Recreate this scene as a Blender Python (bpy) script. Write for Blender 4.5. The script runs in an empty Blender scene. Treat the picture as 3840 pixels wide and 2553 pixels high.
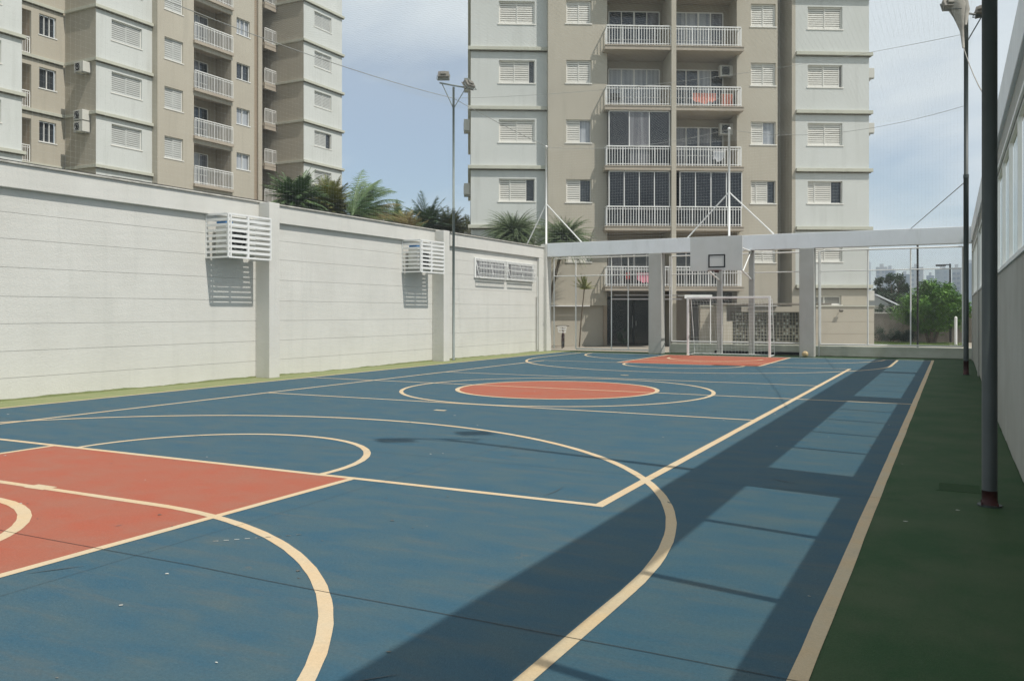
import bpy, math, random
from math import sin, cos, pi, radians as R
from mathutils import Vector, Matrix
random.seed(7)
S = bpy.context.scene
C = S.collection

# ------------------------------------------------------------------ materials
def lin(c):
    return tuple(((v/255)/12.92 if v/255 <= .04045 else ((v/255+.055)/1.055)**2.4) for v in c)

MAT = {}
def mat(name, col, rough=.7, col2=None, scale=3.0, detail=6, bump=0.0, bscale=60, spec=.35, metal=0,
        stretch=(1, 1, 1), contrast=(.35, .65), streak=None, grain=0, wear=None):
    m = bpy.data.materials.new(name); m.use_nodes = True
    nt = m.node_tree; N = nt.nodes; Lk = nt.links
    b = N['Principled BSDF']
    b.inputs['Roughness'].default_value = rough
    b.inputs['Specular IOR Level'].default_value = spec
    b.inputs['Metallic'].default_value = metal
    b.inputs['Base Color'].default_value = (*col, 1)
    tc = N.new('ShaderNodeTexCoord'); mp = N.new('ShaderNodeMapping'); mp.inputs['Scale'].default_value = stretch
    geo = N.new('ShaderNodeNewGeometry')
    Lk.new(geo.outputs['Position'], mp.inputs['Vector'])
    if col2:
        n = N.new('ShaderNodeTexNoise'); n.inputs['Scale'].default_value = scale; n.inputs['Detail'].default_value = detail
        n.inputs['Roughness'].default_value = .6
        Lk.new(mp.outputs[0], n.inputs['Vector'])
        r = N.new('ShaderNodeValToRGB'); r.color_ramp.elements[0].position = contrast[0]; r.color_ramp.elements[1].position = contrast[1]
        r.color_ramp.elements[0].color = (*col, 1); r.color_ramp.elements[1].color = (*col2, 1)
        Lk.new(n.outputs['Fac'], r.inputs['Fac'])
        out = r.outputs['Color']
        if streak:
            sc, colr, amt, lo = streak
            mp2 = N.new('ShaderNodeMapping'); mp2.inputs['Scale'].default_value = sc
            Lk.new(geo.outputs['Position'], mp2.inputs['Vector'])
            n2 = N.new('ShaderNodeTexNoise'); n2.inputs['Scale'].default_value = 1; n2.inputs['Detail'].default_value = 8
            n2.inputs['Roughness'].default_value = .65
            Lk.new(mp2.outputs[0], n2.inputs['Vector'])
            mr = N.new('ShaderNodeMapRange'); mr.inputs['From Min'].default_value = lo; mr.inputs['From Max'].default_value = lo+.25
            mr.inputs['To Max'].default_value = amt
            Lk.new(n2.outputs['Fac'], mr.inputs['Value'])
            mx = N.new('ShaderNodeMix'); mx.data_type = 'RGBA'
            Lk.new(mr.outputs[0], mx.inputs['Factor']); Lk.new(out, mx.inputs['A']); mx.inputs['B'].default_value = (*colr, 1)
            out = mx.outputs['Result']
        if wear:
            ws, wc, wlo = wear
            n4 = N.new('ShaderNodeTexNoise'); n4.inputs['Scale'].default_value = ws; n4.inputs['Detail'].default_value = 10; n4.inputs['Roughness'].default_value = .75
            Lk.new(geo.outputs['Position'], n4.inputs['Vector'])
            m4 = N.new('ShaderNodeMapRange'); m4.inputs['From Min'].default_value = wlo; m4.inputs['From Max'].default_value = wlo+.04; m4.inputs['To Max'].default_value = .8
            Lk.new(n4.outputs['Fac'], m4.inputs['Value'])
            x4 = N.new('ShaderNodeMix'); x4.data_type = 'RGBA'
            Lk.new(m4.outputs[0], x4.inputs['Factor']); Lk.new(out, x4.inputs['A']); x4.inputs['B'].default_value = (*wc, 1)
            out = x4.outputs['Result']
        if grain:
            n3 = N.new('ShaderNodeTexNoise'); n3.inputs['Scale'].default_value = 55; n3.inputs['Detail'].default_value = 6; n3.inputs['Roughness'].default_value = .8
            Lk.new(geo.outputs['Position'], n3.inputs['Vector'])
            m3 = N.new('ShaderNodeMapRange'); m3.inputs['From Min'].default_value = .3; m3.inputs['From Max'].default_value = .7
            m3.inputs['To Min'].default_value = 1-grain; m3.inputs['To Max'].default_value = 1+grain
            Lk.new(n3.outputs['Fac'], m3.inputs['Value'])
            v3 = N.new('ShaderNodeVectorMath'); v3.operation = 'SCALE'
            Lk.new(out, v3.inputs[0]); Lk.new(m3.outputs[0], v3.inputs['Scale']); out = v3.outputs[0]
        Lk.new(out, b.inputs['Base Color'])
    if bump:
        nb = N.new('ShaderNodeTexNoise'); nb.inputs['Scale'].default_value = bscale; nb.inputs['Detail'].default_value = 4
        Lk.new(geo.outputs['Position'], nb.inputs['Vector'])
        bp = N.new('ShaderNodeBump'); bp.inputs['Strength'].default_value = bump; bp.inputs['Distance'].default_value = .01
        Lk.new(nb.outputs['Fac'], bp.inputs['Height']); Lk.new(bp.outputs[0], b.inputs['Normal'])
    MAT[name] = m
    return m

def c255(r, g, b, k=1.0): 
    l = lin((r, g, b)); return tuple(v*k for v in l)

BLUE = mat('court_blue_paint', (.035, .093, .134), .72, (.058, .104, .124), 1.9, 9, .4, 120, .18, stretch=(1, 1.9, 1),
           contrast=(.34, .66), streak=((1.0, 5.5, 1), (.105, .112, .098), .55, .52), grain=.2, wear=(1.7, (.085, .11, .115), .635))
RED = mat('court_red_paint', (.355, .098, .058), .74, (.325, .120, .078), 2.2, 9, .4, 120, .18, streak=((1.6, 4.0, 1), (.29, .15, .11), .45, .54), grain=.12, wear=(1.9, (.26, .15, .11), .66))
GREEN = mat('court_green_paint', (.028, .070, .026), .74, (.058, .088, .042), 1.3, 9, .4, 120, .15, streak=((3, 1.2, 1), (.075, .085, .05), .5, .53), grain=.2, wear=(1.4, (.10, .095, .07), .66))
GREENL = mat('faded_green_paint', (.19, .23, .095), .8, (.24, .25, .12), 2.5, 8, .3, 80, streak=((5, 1.5, 1), (.32, .29, .19), .5, .54), grain=.2)
LINE = mat('court_line_paint', (.585, .43, .26), .72, (.55, .45, .31), 2.2, 8, .35, 120, .15, streak=((4, 4, 1), (.42, .35, .26), .6, .54), grain=.10, wear=(5.0, (.16, .17, .15), .655))
JOINT = mat('floor_joint', (.03, .03, .03), .9)
GROUND = mat('ground_soil', (.22, .19, .15), .95, (.12, .15, .07), .35, 8)
PAVE = mat('concrete_paving', (.36, .32, .26), .9, (.30, .27, .22), .8, 8, .2, 40)
KERB = mat('worn_green_concrete', (.56, .57, .49), .85, (.47, .49, .40), 1.5, 8, .3, 60, streak=((2, 2, 5), (.45, .43, .36), .6, .5))
WALLW = mat('white_wall_paint', (.63, .62, .575), .88, (.585, .575, .53), .9, 9, .5, 35, .15, streak=((4, 4, .35), (.50, .50, .46), .45, .53), grain=.04, wear=(2.2, (.50, .49, .44), .67))
WING = mat('tower_white_render', (.585, .60, .575), .9, (.545, .56, .53), .35, 8, .25, 30, .2, streak=((2.2, 2.2, .18), (.42, .43, .40), .55, .53))
BEIGE = mat('tower_beige_render', (.455, .42, .345), .9, (.42, .385, .315), .35, 8, .25, 30, .2, streak=((2.2, 2.2, .18), (.33, .305, .25), .5, .53))
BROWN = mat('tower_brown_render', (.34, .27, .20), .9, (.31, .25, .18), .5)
LEDGE = mat('tower_ledge', (.50, .50, .42), .9, (.46, .46, .385), .8, streak=((2, 2, 4), (.33, .33, .26), .5, .52))
LEDGE_SHADE = mat('ledge_shade_paint', (.16, .145, .11), .95, (.10, .09, .07), 3)  # dark brown that paints in the shadow line beneath the tower ledges
SLAB = mat('balcony_slab_render', (.41, .36, .29), .9, (.36, .31, .25), .9)
CEIL = mat('balcony_inner_render', (.38, .34, .27), .9, (.35, .31, .25), .6)
WHITE = mat('white_metal', (.78, .78, .76), .45, (.72, .72, .69), 3, spec=.4)
SHUT = mat('cream_shutter', (.74, .725, .67), .5, (.69, .675, .62), 2)
SHUTG = mat('grey_white_shutter', (.56, .57, .545), .5, (.51, .52, .50), 2)
SHUTB = mat('shutter_backing', (.32, .31, .28), .7)
BEAMW = mat('white_beam_paint', (.76, .78, .79), .7, (.71, .73, .73), 1.5, 8, .2, 50, streak=((4, 4, 1), (.50, .51, .50), .45, .55))
GREYP = mat('pillar_grey_paint', (.42, .42, .39), .85, (.38, .375, .34), 1.3, 8, .25, 50, streak=((4, 4, .6), (.30, .30, .27), .5, .52))
GREYW = mat('grey_wall_render', (.42, .415, .375), .9, (.37, .36, .32), 1.0, 9, .45, 40, .2, streak=((4, 4, .5), (.27, .26, .22), .6, .52), grain=.08, wear=(2.0, (.24, .235, .20), .66))
BOARD = mat('backboard_grey', (.56, .56, .54), .6, (.53, .53, .50), 1.5, streak=((3, 3, 1), (.44, .44, .42), .5, .52))
BLACK = mat('black_paint', (.015, .015, .016), .5)
POLEG = mat('dark_green_pole', (.045, .055, .052), .5, (.035, .045, .042), 4, spec=.5)
POLEL = mat('grey_green_pole', (.20, .23, .22), .5, (.17, .20, .18), 4, spec=.5)
RUST = mat('red_oxide', (.075, .022, .020), .7, (.04, .02, .02), 8)
GALV = mat('galvanised_metal', (.42, .43, .42), .45, (.34, .35, .34), 6, metal=.3)
LAMPD = mat('floodlight_body', (.14, .13, .11), .5, (.19, .17, .14), 5)
DGLASS = mat('dark_glass', (.012, .014, .018), .12, spec=.6)
GLASSG = mat('window_glass_dark', (.035, .04, .045), .08, spec=.7)
CURT = mat('curtain_behind_glass', (.42, .44, .46), .25, (.26, .28, .31), 7, 3, stretch=(1, 1, .02), contrast=(.4, .6), spec=.6)
CURTD = mat('dim_curtain_behind_glass', (.22, .22, .23), .2, (.11, .11, .12), 7, 3, stretch=(1, 1, .02), contrast=(.4, .6), spec=.6)
ALU = mat('grey_aluminium', (.26, .27, .25), .55, (.22, .23, .21), 5)
NETM = mat('net_twine', (.62, .64, .62), .8)
ROPE = mat('rope', (.30, .30, .28), .9)
NETB = mat('bunched_net', (.36, .34, .30), .9, (.28, .26, .23), 9)
PINK = mat('salmon_towel', (.78, .33, .25), .9, (.72, .26, .20), 8)
ROSE = mat('pink_cloth', (.80, .30, .38), .9)
CLOTHW = mat('white_cloth', (.66, .67, .70), .9)
REDC = mat('red_cloth', (.50, .06, .06), .9)
WOOD = mat('trunk_bark', (.16, .12, .08), .95, (.10, .08, .055), 8, bump=.5)
GRASS = mat('grass_blades', (.10, .17, .035), .9, (.16, .22, .06), 1.2)
TREEL = mat('leaf_bright', (.05, .135, .016), .55, (.12, .25, .03), 1.5, 4, spec=.3)
TREED = mat('leaf_dark', (.035, .065, .032), .6, (.05, .085, .045), 1.5, 4)
PALMD = mat('palm_green', (.062, .115, .045), .5, (.13, .19, .075), 1.5, 4)
YUCC = mat('yucca_green', (.11, .16, .075), .5, (.19, .235, .12), 2.5, 4)
PALMO = mat('palm_olive', (.17, .20, .06), .55, (.25, .235, .07), 1.8, 4)
PALMT = mat('palm_tan', (.34, .26, .13), .7, (.22, .22, .08), 2.0, 4)
BLOCK = mat('breeze_block_green', (.13, .135, .10), .9, (.17, .155, .115), 3, 6)
BLOCKL = mat('breeze_block_pale', (.30, .33, .29), .8)
ROOFM = mat('pale_metal_roof', (.42, .44, .45), .5)
TOWF = [mat('far_tower_grey', (.34, .37, .40), .9, (.30, .33, .36), .08), mat('far_tower_slate', (.27, .31, .36), .9), mat('far_tower_cream', (.46, .47, .47), .9)]
CONC = mat('stained_concrete', (.24, .22, .19), .95, (.17, .15, .12), 1.2, 8, streak=((2, 2, .4), (.09, .085, .06), .8, .5))
BALL = mat('pale_ball', (.55, .42, .22), .6, (.48, .36, .2), 8)
BLUEC = mat('blue_casing', (.05, .16, .35), .5)
RIMM = mat('rim_dark', (.08, .035, .025), .6)

def clear_glass():
    m = bpy.data.materials.new('clear_pane'); m.use_nodes = True
    N = m.node_tree.nodes; Lk = m.node_tree.links; N.clear()
    o = N.new('ShaderNodeOutputMaterial'); mix = N.new('ShaderNodeMixShader'); t = N.new('ShaderNodeBsdfTransparent')
    t.inputs[0].default_value = (.80, .84, .82, 1)
    g = N.new('ShaderNodeBsdfGlossy'); g.inputs['Roughness'].default_value = .03
    lw_ = N.new('ShaderNodeLayerWeight'); lw_.inputs[0].default_value = .5
    pw = N.new('ShaderNodeMath'); pw.operation = 'POWER'; pw.inputs[1].default_value = 4.5; Lk.new(lw_.outputs['Facing'], pw.inputs[0])
    f = N.new('ShaderNodeMath'); f.operation = 'MULTIPLY_ADD'; f.inputs[1].default_value = .5; f.inputs[2].default_value = .04; Lk.new(pw.outputs[0], f.inputs[0])
    Lk.new(f.outputs[0], mix.inputs[0]); Lk.new(t.outputs[0], mix.inputs[1]); Lk.new(g.outputs[0], mix.inputs[2]); Lk.new(mix.outputs[0], o.inputs[0])
    return m
PANE = clear_glass()

# ------------------------------------------------------------------ mesh builder
class MB:
    def __init__(s): s.v = []; s.f = []
    def quad(s, a, b, c, d):
        i = len(s.v); s.v += [tuple(a), tuple(b), tuple(c), tuple(d)]; s.f.append((i, i+1, i+2, i+3)); return s
    def tri(s, a, b, c):
        i = len(s.v); s.v += [tuple(a), tuple(b), tuple(c)]; s.f.append((i, i+1, i+2)); return s
    def box(s, x0, x1, y0, y1, z0, z1, M=None):
        i = len(s.v)
        p = [(x0, y0, z0), (x1, y0, z0), (x1, y1, z0), (x0, y1, z0), (x0, y0, z1), (x1, y0, z1), (x1, y1, z1), (x0, y1, z1)]
        if M is not None: p = [tuple(M @ Vector(q)) for q in p]
        s.v += p
        s.f += [tuple(i+k for k in q) for q in ((0, 3, 2, 1), (4, 5, 6, 7), (0, 1, 5, 4), (1, 2, 6, 5), (2, 3, 7, 6), (3, 0, 4, 7))]
        return s
    def tube(s, pts, r, n=8, cap=True):
        pts = [Vector(p) for p in pts]
        rr = r if isinstance(r, (list, tuple)) else [r]*len(pts)
        base = len(s.v); m = len(pts)
        for k, p in enumerate(pts):
            d = (pts[min(k+1, m-1)]-pts[max(k-1, 0)]).normalized()
            up = Vector((0, 0, 1)) if abs(d.z) < .9 else Vector((1, 0, 0))
            a = d.cross(up).normalized(); b = d.cross(a).normalized()
            for j in range(n):
                t = 2*pi*j/n
                s.v.append(tuple(p+(a*cos(t)+b*sin(t))*rr[k]))
        for k in range(m-1):
            for j in range(n):
                j2 = (j+1) % n
                s.f.append((base+k*n+j, base+k*n+j2, base+(k+1)*n+j2, base+(k+1)*n+j))
        if cap:
            s.f.append(tuple(base+j for j in range(n))); s.f.append(tuple(base+(m-1)*n+j for j in reversed(range(n))))
        return s
    def ring(s, c, ax, R_, r, n=24, k=6, a0=0, a1=2*pi):
        c = Vector(c); ax = Vector(ax).normalized(); u = ax.orthogonal().normalized(); w = ax.cross(u)
        pts = [c+(u*cos(a0+(a1-a0)*i/n)+w*sin(a0+(a1-a0)*i/n))*R_ for i in range(n+1)]
        return s.tube(pts, r, k)
    def sphere(s, c, r, n=14, m=9, sc=(1, 1, 1)):
        b = len(s.v)
        for i in range(m+1):
            for j in range(n):
                p = pi*i/m; t = 2*pi*j/n
                s.v.append((c[0]+r*sc[0]*sin(p)*cos(t), c[1]+r*sc[1]*sin(p)*sin(t), c[2]+r*sc[2]*cos(p)))
        for i in range(m):
            for j in range(n):
                s.f.append((b+i*n+j, b+(i+1)*n+j, b+(i+1)*n+(j+1) % n, b+i*n+(j+1) % n))
        return s
    def prism(s, poly, y0, y1):   # polygon in x,z
        i = len(s.v); n = len(poly)
        s.v += [(x, y0, z) for x, z in poly]+[(x, y1, z) for x, z in poly]
        s.f.append(tuple(range(i, i+n))); s.f.append(tuple(reversed(range(i+n, i+2*n))))
        for k in range(n):
            k2 = (k+1) % n; s.f.append((i+k, i+n+k, i+n+k2, i+k2))
        return s
    def panel(s, x0, x1, z0, z1, y, holes=(), depth=.15):  # facade sheet facing -y with reveals
        xs = sorted({x0, x1, *[h[0] for h in holes], *[h[1] for h in holes]}); zs = sorted({z0, z1, *[h[2] for h in holes], *[h[3] for h in holes]})
        xs = [x for x in xs if x0-1e-6 <= x <= x1+1e-6]; zs = [z for z in zs if z0-1e-6 <= z <= z1+1e-6]
        for a, b in zip(xs, xs[1:]):
            for c, d in zip(zs, zs[1:]):
                mx, mz = (a+b)/2, (c+d)/2
                if any(h[0] < mx < h[1] and h[2] < mz < h[3] for h in holes): continue
                s.quad((a, y, c), (b, y, c), (b, y, d), (a, y, d))
        for a, b, c, d in holes:
            Y = y+depth
            s.quad((a, y, c), (a, Y, c), (b, Y, c), (b, y, c)); s.quad((a, y, d), (b, y, d), (b, Y, d), (a, Y, d))
            s.quad((a, y, c), (a, y, d), (a, Y, d), (a, Y, c)); s.quad((b, y, c), (b, Y, c), (b, Y, d), (b, y, d))
        return s
    def build(s, name, m, parent=None, smooth=False, bevel=0, loc=None):
        me = bpy.data.meshes.new(name); me.from_pydata(s.v, [], s.f); me.update()
        o = bpy.data.objects.new(name, me); C.objects.link(o)
        me.materials.append(m)
        if smooth:
            for p in me.polygons: p.use_smooth = True
        if parent is not None: o.parent = parent
        if bevel:
            b = o.modifiers.new('bevel', 'BEVEL'); b.width = bevel; b.segments = 2; b.limit_method = 'ANGLE'
        if loc: o.location = loc
        return o

def tag(o, label, cat, group=None):
    o['label'] = label; o['category'] = cat
    if group: o['group'] = group
    return o
def structure(o): o['kind'] = 'structure'; return o
def thing(name, label, cat, loc=(0, 0, 0), rz=0, group=None):
    o = bpy.data.objects.new(name, None); C.objects.link(o); o.empty_display_size = .2
    o.location = loc; o.rotation_euler = (0, 0, rz)
    return tag(o, label, cat, group)

# ------------------------------------------------------------------ ground and court
structure(MB().quad((-780, -190, -.03), (780, -190, -.03), (780, 980, -.03), (-780, 980, -.03)).build('ground', GROUND))
structure(MB().quad((-40, 33.2, -.012), (12, 33.2, -.012), (12, 62, -.012), (-40, 62, -.012)).build('concrete_paving', PAVE))
XL, XR, YN, YF = -14.18, -.60, 1.1, 31.6   # painted field
structure(MB().quad((-15.32, -6, 0), (.60, -6, 0), (.60, 33.42, 0), (-15.32, 33.42, 0)).build('green_court_floor', GREEN))
structure(MB().quad((-15.30, -6, .001), (XL-.001, -6, .001), (XL-.001, 33.3, .001), (-15.30, 33.3, .001)).build('faded_green_border_floor', GREENL))
structure(MB().quad((XL, -5.9, .001), (XR, -5.9, .001), (XR, 32.0, .001), (XL, 32.0, .001)).build('blue_court_floor', BLUE))
CX0, CY0 = -7.38, 16.35
def disc(mb, cx, cy, r, z, n=72):
    i = len(mb.v); mb.v += [(cx+r*cos(2*pi*k/n), cy+r*sin(2*pi*k/n), z) for k in range(n)]; mb.f.append(tuple(range(i, i+n))); return mb
rd = MB()
for y0, y1 in ((YN, 6.62), (26.08, YF)): rd.quad((-9.64, y0, .002), (-5.13, y0, .002), (-5.13, y1, .002), (-9.64, y1, .002))
structure(rd.build('red_key_floor', RED))
structure(disc(MB(), CX0, CY0, 2.05, .002).build('red_centre_circle_floor', RED))
ln = MB(); W = .04; zc = [.003]
def line(x0, y0, x1, y1, w=W):
    d = Vector((x1-x0, y1-y0)).normalized(); n = Vector((-d.y, d.x))*w; e = d*w; z = zc[0]; zc[0] += .00003
    a, b = Vector((x0, y0))-e, Vector((x1, y1))+e
    m = max(1, int((b-a).length/.45)); i = len(ln.v)
    for k in range(m+1):
        p = a.lerp(b, k/m); o1, o2 = random.uniform(.94, 1.07), random.uniform(.94, 1.07)
        ln.v += [(*(p-n*o1), z), (*(p+n*o2), z)]
    for k in range(m): ln.f.append((i+2*k, i+2*k+2, i+2*k+3, i+2*k+1))
def arc(cx, cy, r, a0, a1, w=W, n=64):
    z = zc[0]; zc[0] += .00003; i = len(ln.v)
    for k in range(n+1):
        t = R(a0+(a1-a0)*k/n)
        wv = w*(1+.05*sin(k*2.3))
        ln.v += [(cx+(r-wv)*cos(t), cy+(r-wv)*sin(t), z), (cx+(r+wv)*cos(t), cy+(r+wv)*sin(t), z)]
    for k in range(n): ln.f.append((i+2*k, i+2*k+1, i+2*k+3, i+2*k+2))
line(XR, YN, XR, YF+.35, .043); line(XL, YN, XL, YF+.2, .04)
line(XL, YF, XR, YF); line(XL, YN, XR, YN)
line(XL, 16.5, XR, 16.5, .035)
line(-2.61, 6.64, -2.61, 26.0, .045); line(-12.2, 6.64, -12.2, 26.0, .04)
line(-12.2, 6.64, -2.61, 6.64, .04); line(-12.2, 26.0, -2.61, 26.0, .035)
line(-12.2, 12.97, -2.61, 12.97, .035); line(-12.2, 19.7, -2.61, 19.7, .035)
arc(CX0, CY0, 2.08, 0, 360, .045, 96); arc(CX0+.05, 16.2, 3.19, 0, 360, .04, 96)
for sgn, ym in ((1, 0), (-1, 2*CY0)):
    Y = lambda y: ym+sgn*y
    A = lambda a0, a1: (a0, a1) if sgn > 0 else (-a0, -a1)
    arc(CX0-.02, Y(6.79), 1.84, *A(-5, 185)); 
    arc(-7.43, Y(4.67), 5.77, *A(0, 180), n=96); line(-1.66, Y(1.1), -1.66, Y(4.67)); line(-13.20, Y(1.1), -13.20, Y(4.67))
    arc(-5.93, Y(1.1), 3.87, *A(0, 90), n=48); arc(-8.83, Y(1.1), 3.87, *A(90, 180), n=48); line(-8.83, Y(4.97), -5.93, Y(4.97))
    line(-5.15, Y(1.1), -5.15, Y(6.6)); line(-9.62, Y(1.1), -9.62, Y(6.6))
    arc(-7.39, Y(2.87), 1.62, *A(0, 180), w=.05)
    line(-7.50, Y(4.985), -7.38, Y(4.985), .075); line(-7.53, Y(11.92), -7.42, Y(11.92), .05)
structure(ln.build('court_markings', LINE))
jt = MB()
def crack(pts, w=.006, z=.0048):
    for (x0, y0), (x1, y1) in zip(pts, pts[1:]):
        d = Vector((x1-x0, y1-y0)).normalized(); n = Vector((-d.y, d.x))*w
        jt.quad((x0-n.x, y0-n.y, z), (x1-n.x, y1-n.y, z), (x1+n.x, y1+n.y, z), (x0+n.x, y0+n.y, z))
def wob(x0, y0, x1, y1, n=26, a=.012):
    return [(x0+(x1-x0)*k/n+random.uniform(-a, a), y0+(y1-y0)*k/n+random.uniform(-a, a)) for k in range(n+1)]
crack(wob(-15.2, 3.87, .55, 3.87), .0028); crack(wob(-15.2, 8.02, .55, 8.02), .0022)
crack(wob(-15.2, 12.2, .55, 12.2), .002); crack(wob(-15.2, 20.5, .55, 20.5), .002)
crack(wob(-4.78, -1, -4.78, 32, 50), .0014); crack(wob(-10.0, -1, -10.0, 32, 50), .0014)
structure(jt.build('floor_joints', JOINT))
# scuffs and chips on the paint
sc = MB()
for k in range(170):
    x, y = random.uniform(-13.5, .3), 2.4+random.random()**1.8*24
    r = random.uniform(.006, .018)*(1.5 if random.random() < .1 else 1); a = random.random()*6
    n = random.randint(5, 7)
    i = len(sc.v); sc.v += [(x+r*random.uniform(.5, 1.2)*cos(a+2*pi*j/n)*random.choice((1, 1.6)), y+r*random.uniform(.5, 1.2)*sin(a+2*pi*j/n), .0055) for j in range(n)]
    sc.f.append(tuple(range(i, i+n)))
for k in range(9):  # scrape near the key corner
    x = -4.60+k*.05; y = 4.35+k*.05
    sc.quad((x, y, .0055), (x+.03, y+.02, .0055), (x+.028, y+.03, .0055), (x-.002, y+.012, .0055))
sk = MB()
for k in range(26):
    x, y, a = random.uniform(-13.5, .2), 2.4+random.random()**1.6*22, random.uniform(0, pi); ln_ = random.uniform(.06, .45); cv = random.uniform(-1.5, 1.5); w0 = random.uniform(.003, .009)
    pts_ = []
    for j in range(7):
        t_ = j/6; pts_.append((x, y)); x += cos(a)*ln_/6; y += sin(a)*ln_/6; a += cv*ln_/6
    i = len(sk.v)
    for j, (px_, py_) in enumerate(pts_):
        w1 = w0*sin(pi*(j+.3)/6.6); sk.v += [(px_-sin(a)*w1, py_+cos(a)*w1, .0052), (px_+sin(a)*w1, py_-cos(a)*w1, .0052)]
    for j in range(6): sk.f.append((i+2*j, i+2*j+1, i+2*j+3, i+2*j+2))
structure(sk.build('shoe_scuffs', mat('scuff_mark', (.05, .075, .09), .8, (.08, .10, .11), 8)))
structure(sc.build('paint_chips', mat('paint_chip', (.50, .50, .46), .8, (.10, .10, .09), 2.5, contrast=(.45, .5))))
dr = thing('drain_cover', 'green painted drain cover set in the floor near the dark pole', 'drain cover', (.05, 8.82, 0))
MB().box(-.19, .19, -.2, .2, .0005, .004).build('frame', GREEN, dr); 
g = MB()
for k in range(9): g.box(-.165, .165, -.17+k*.04, -.163+k*.04, .004, .006)
g.build('grate', GREEN, dr)

# ------------------------------------------------------------------ left wall
lw = thing('boundary_wall', 'long cream wall of grooved panels along the left side of the court', 'wall', (-15.3, 12, 0))
# local frame = world - (-15.3,12,0)
def L(x, y): return x+15.3, y-12
joints = [.41, .90, 1.40, 1.90, 2.43, 2.95, 3.43]
PIL = [(-1.5, -1.14), (7.55, 7.91), (15.85, 16.21), (23.9, 24.27)]
mb = MB(); zz = [0]+joints+[3.87]
Y0, Y1 = -7, 32.5
for a, b in zip(zz, zz[1:]):
    mb.box(-.25, 0, Y0-12, Y1-12, a+(.003 if a else 0), b-.003 if b < 3.8 else b)
mb.build('panel_boards', WALLW, lw)
MB().box(-.24, -.018, Y0-12+.01, Y1-12-.01, 0.001, 3.86).build('groove_backing', mat('groove_shade', (.58, .57, .53), .95), lw)
segs = []; ys = Y0
mb = MB()
mb.box(-.26, .10, Y0-12, Y1-12, 3.87, 4.31)
for a, b in PIL: pass
# wide frame strips beside each pilaster, flush with the band
mb.build('top_band', WALLW, lw, bevel=.012)
mb = MB().box(-.30, .14, Y0-12.02, Y1-12+.02, 4.31, 4.345)
mb.build('coping', mat('wall_coping', (.58, .56, .50), .8, (.35, .34, .30), 4), lw, bevel=.006)
for a, b in PIL:
    MB().box(.0, .45, a-12, b-12, 0, 4.308).build('pilaster', WALLW, lw, bevel=.01)
MB().box(.0, .1, 31.9-12, 32.5-12, 0, 3.869).build('end_strip', WALLW, lw)
# top cable on the coping
pts = [(.05, Y0-12+k*1.1, 4.36+.015*random.random()+(.05 if k in (13, 14) else 0)) for k in range(36)]
MB().tube(pts, .012, 5).build('cable', BLACK, lw)
# grille windows near the far end of the wall
for wy0, wy1 in ((26.75, 28.95), (29.2, 31.4)):
    m1 = MB()
    m1.box(.002, .05, wy0-12-.10, wy1-12+.10, 2.86, 2.93).box(.002, .05, wy0-12-.10, wy1-12+.10, 3.52, 3.58)
    m1.box(.002, .05, wy0-12-.10, wy0-12, 2.93, 3.52).box(.002, .05, wy1-12, wy1-12+.10, 2.93, 3.52)
    w = m1.build('window', WHITE, lw)
    MB().box(.003, .012, wy0-12, wy1-12, 2.93, 3.52).build('pane', CURTD, w)
    s_ = MB()
    n = int((wy1-wy0)/.11)
    for k in range(n+1): s_.box(.20, .215, wy0-12+k*(wy1-wy0)/n-.007, wy0-12+k*(wy1-wy0)/n+.007, 2.86, 3.54)
    for z in (2.86, 3.03, 3.2, 3.37, 3.54): s_.box(.19, .22, wy0-12, wy1-12, z-.008, z+.008)
    for yy in (wy0, wy1): s_.box(0, .2, yy-12-.01, yy-12+.01, 2.85, 2.87).box(0, .2, yy-12-.01, yy-12+.01, 3.53, 3.55)
    s_.build('grille', WHITE, w)
    f = MB()
    Mx = Matrix.Translation((.02, 0, 3.5)) @ Matrix.Rotation(R(-14), 4, 'Y')
    for yy in (wy0, (wy0+wy1)/2, wy1): f.box(0, .02, yy-12-.015, yy-12+.015, -.55, 0, Mx)
    for z in (-.55, -.28, -.02): f.box(0, .02, wy0-12, wy1-12, z, z+.025, Mx)
    f.build('sash', WHITE, w)

# conduit + round plate near the gate
cd = thing('conduit_pipe', 'thin white conduit running down the cream wall beside the open gate', 'pipe', (-15.3, 32, 0))
MB().tube([(.03, .45, 3.3), (.03, .35, 2.7), (.03, -.2, 2.25), (.03, -.2, .05)], .018, 6).build('pipe', mat('conduit_grey', (.42, .41, .37), .7), cd)
MB().tube([(.04, .38, 3.0), (.04, .36, 1.25)], .02, 6).build('drop_pipe', MAT['conduit_grey'], cd)
tl = thing('wall_tap', 'small round grey hose bracket at the foot of the conduit by the gate', 'bracket', (-15.27, 32.36, 1.13))
MB().ring((.05, 0, 0), (1, .2, 0), .085, .018, 18, 6).build('hoop', GALV, tl); MB().box(0, .05, -.03, .03, -.04, .04).build('plate', GALV, tl)

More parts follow.
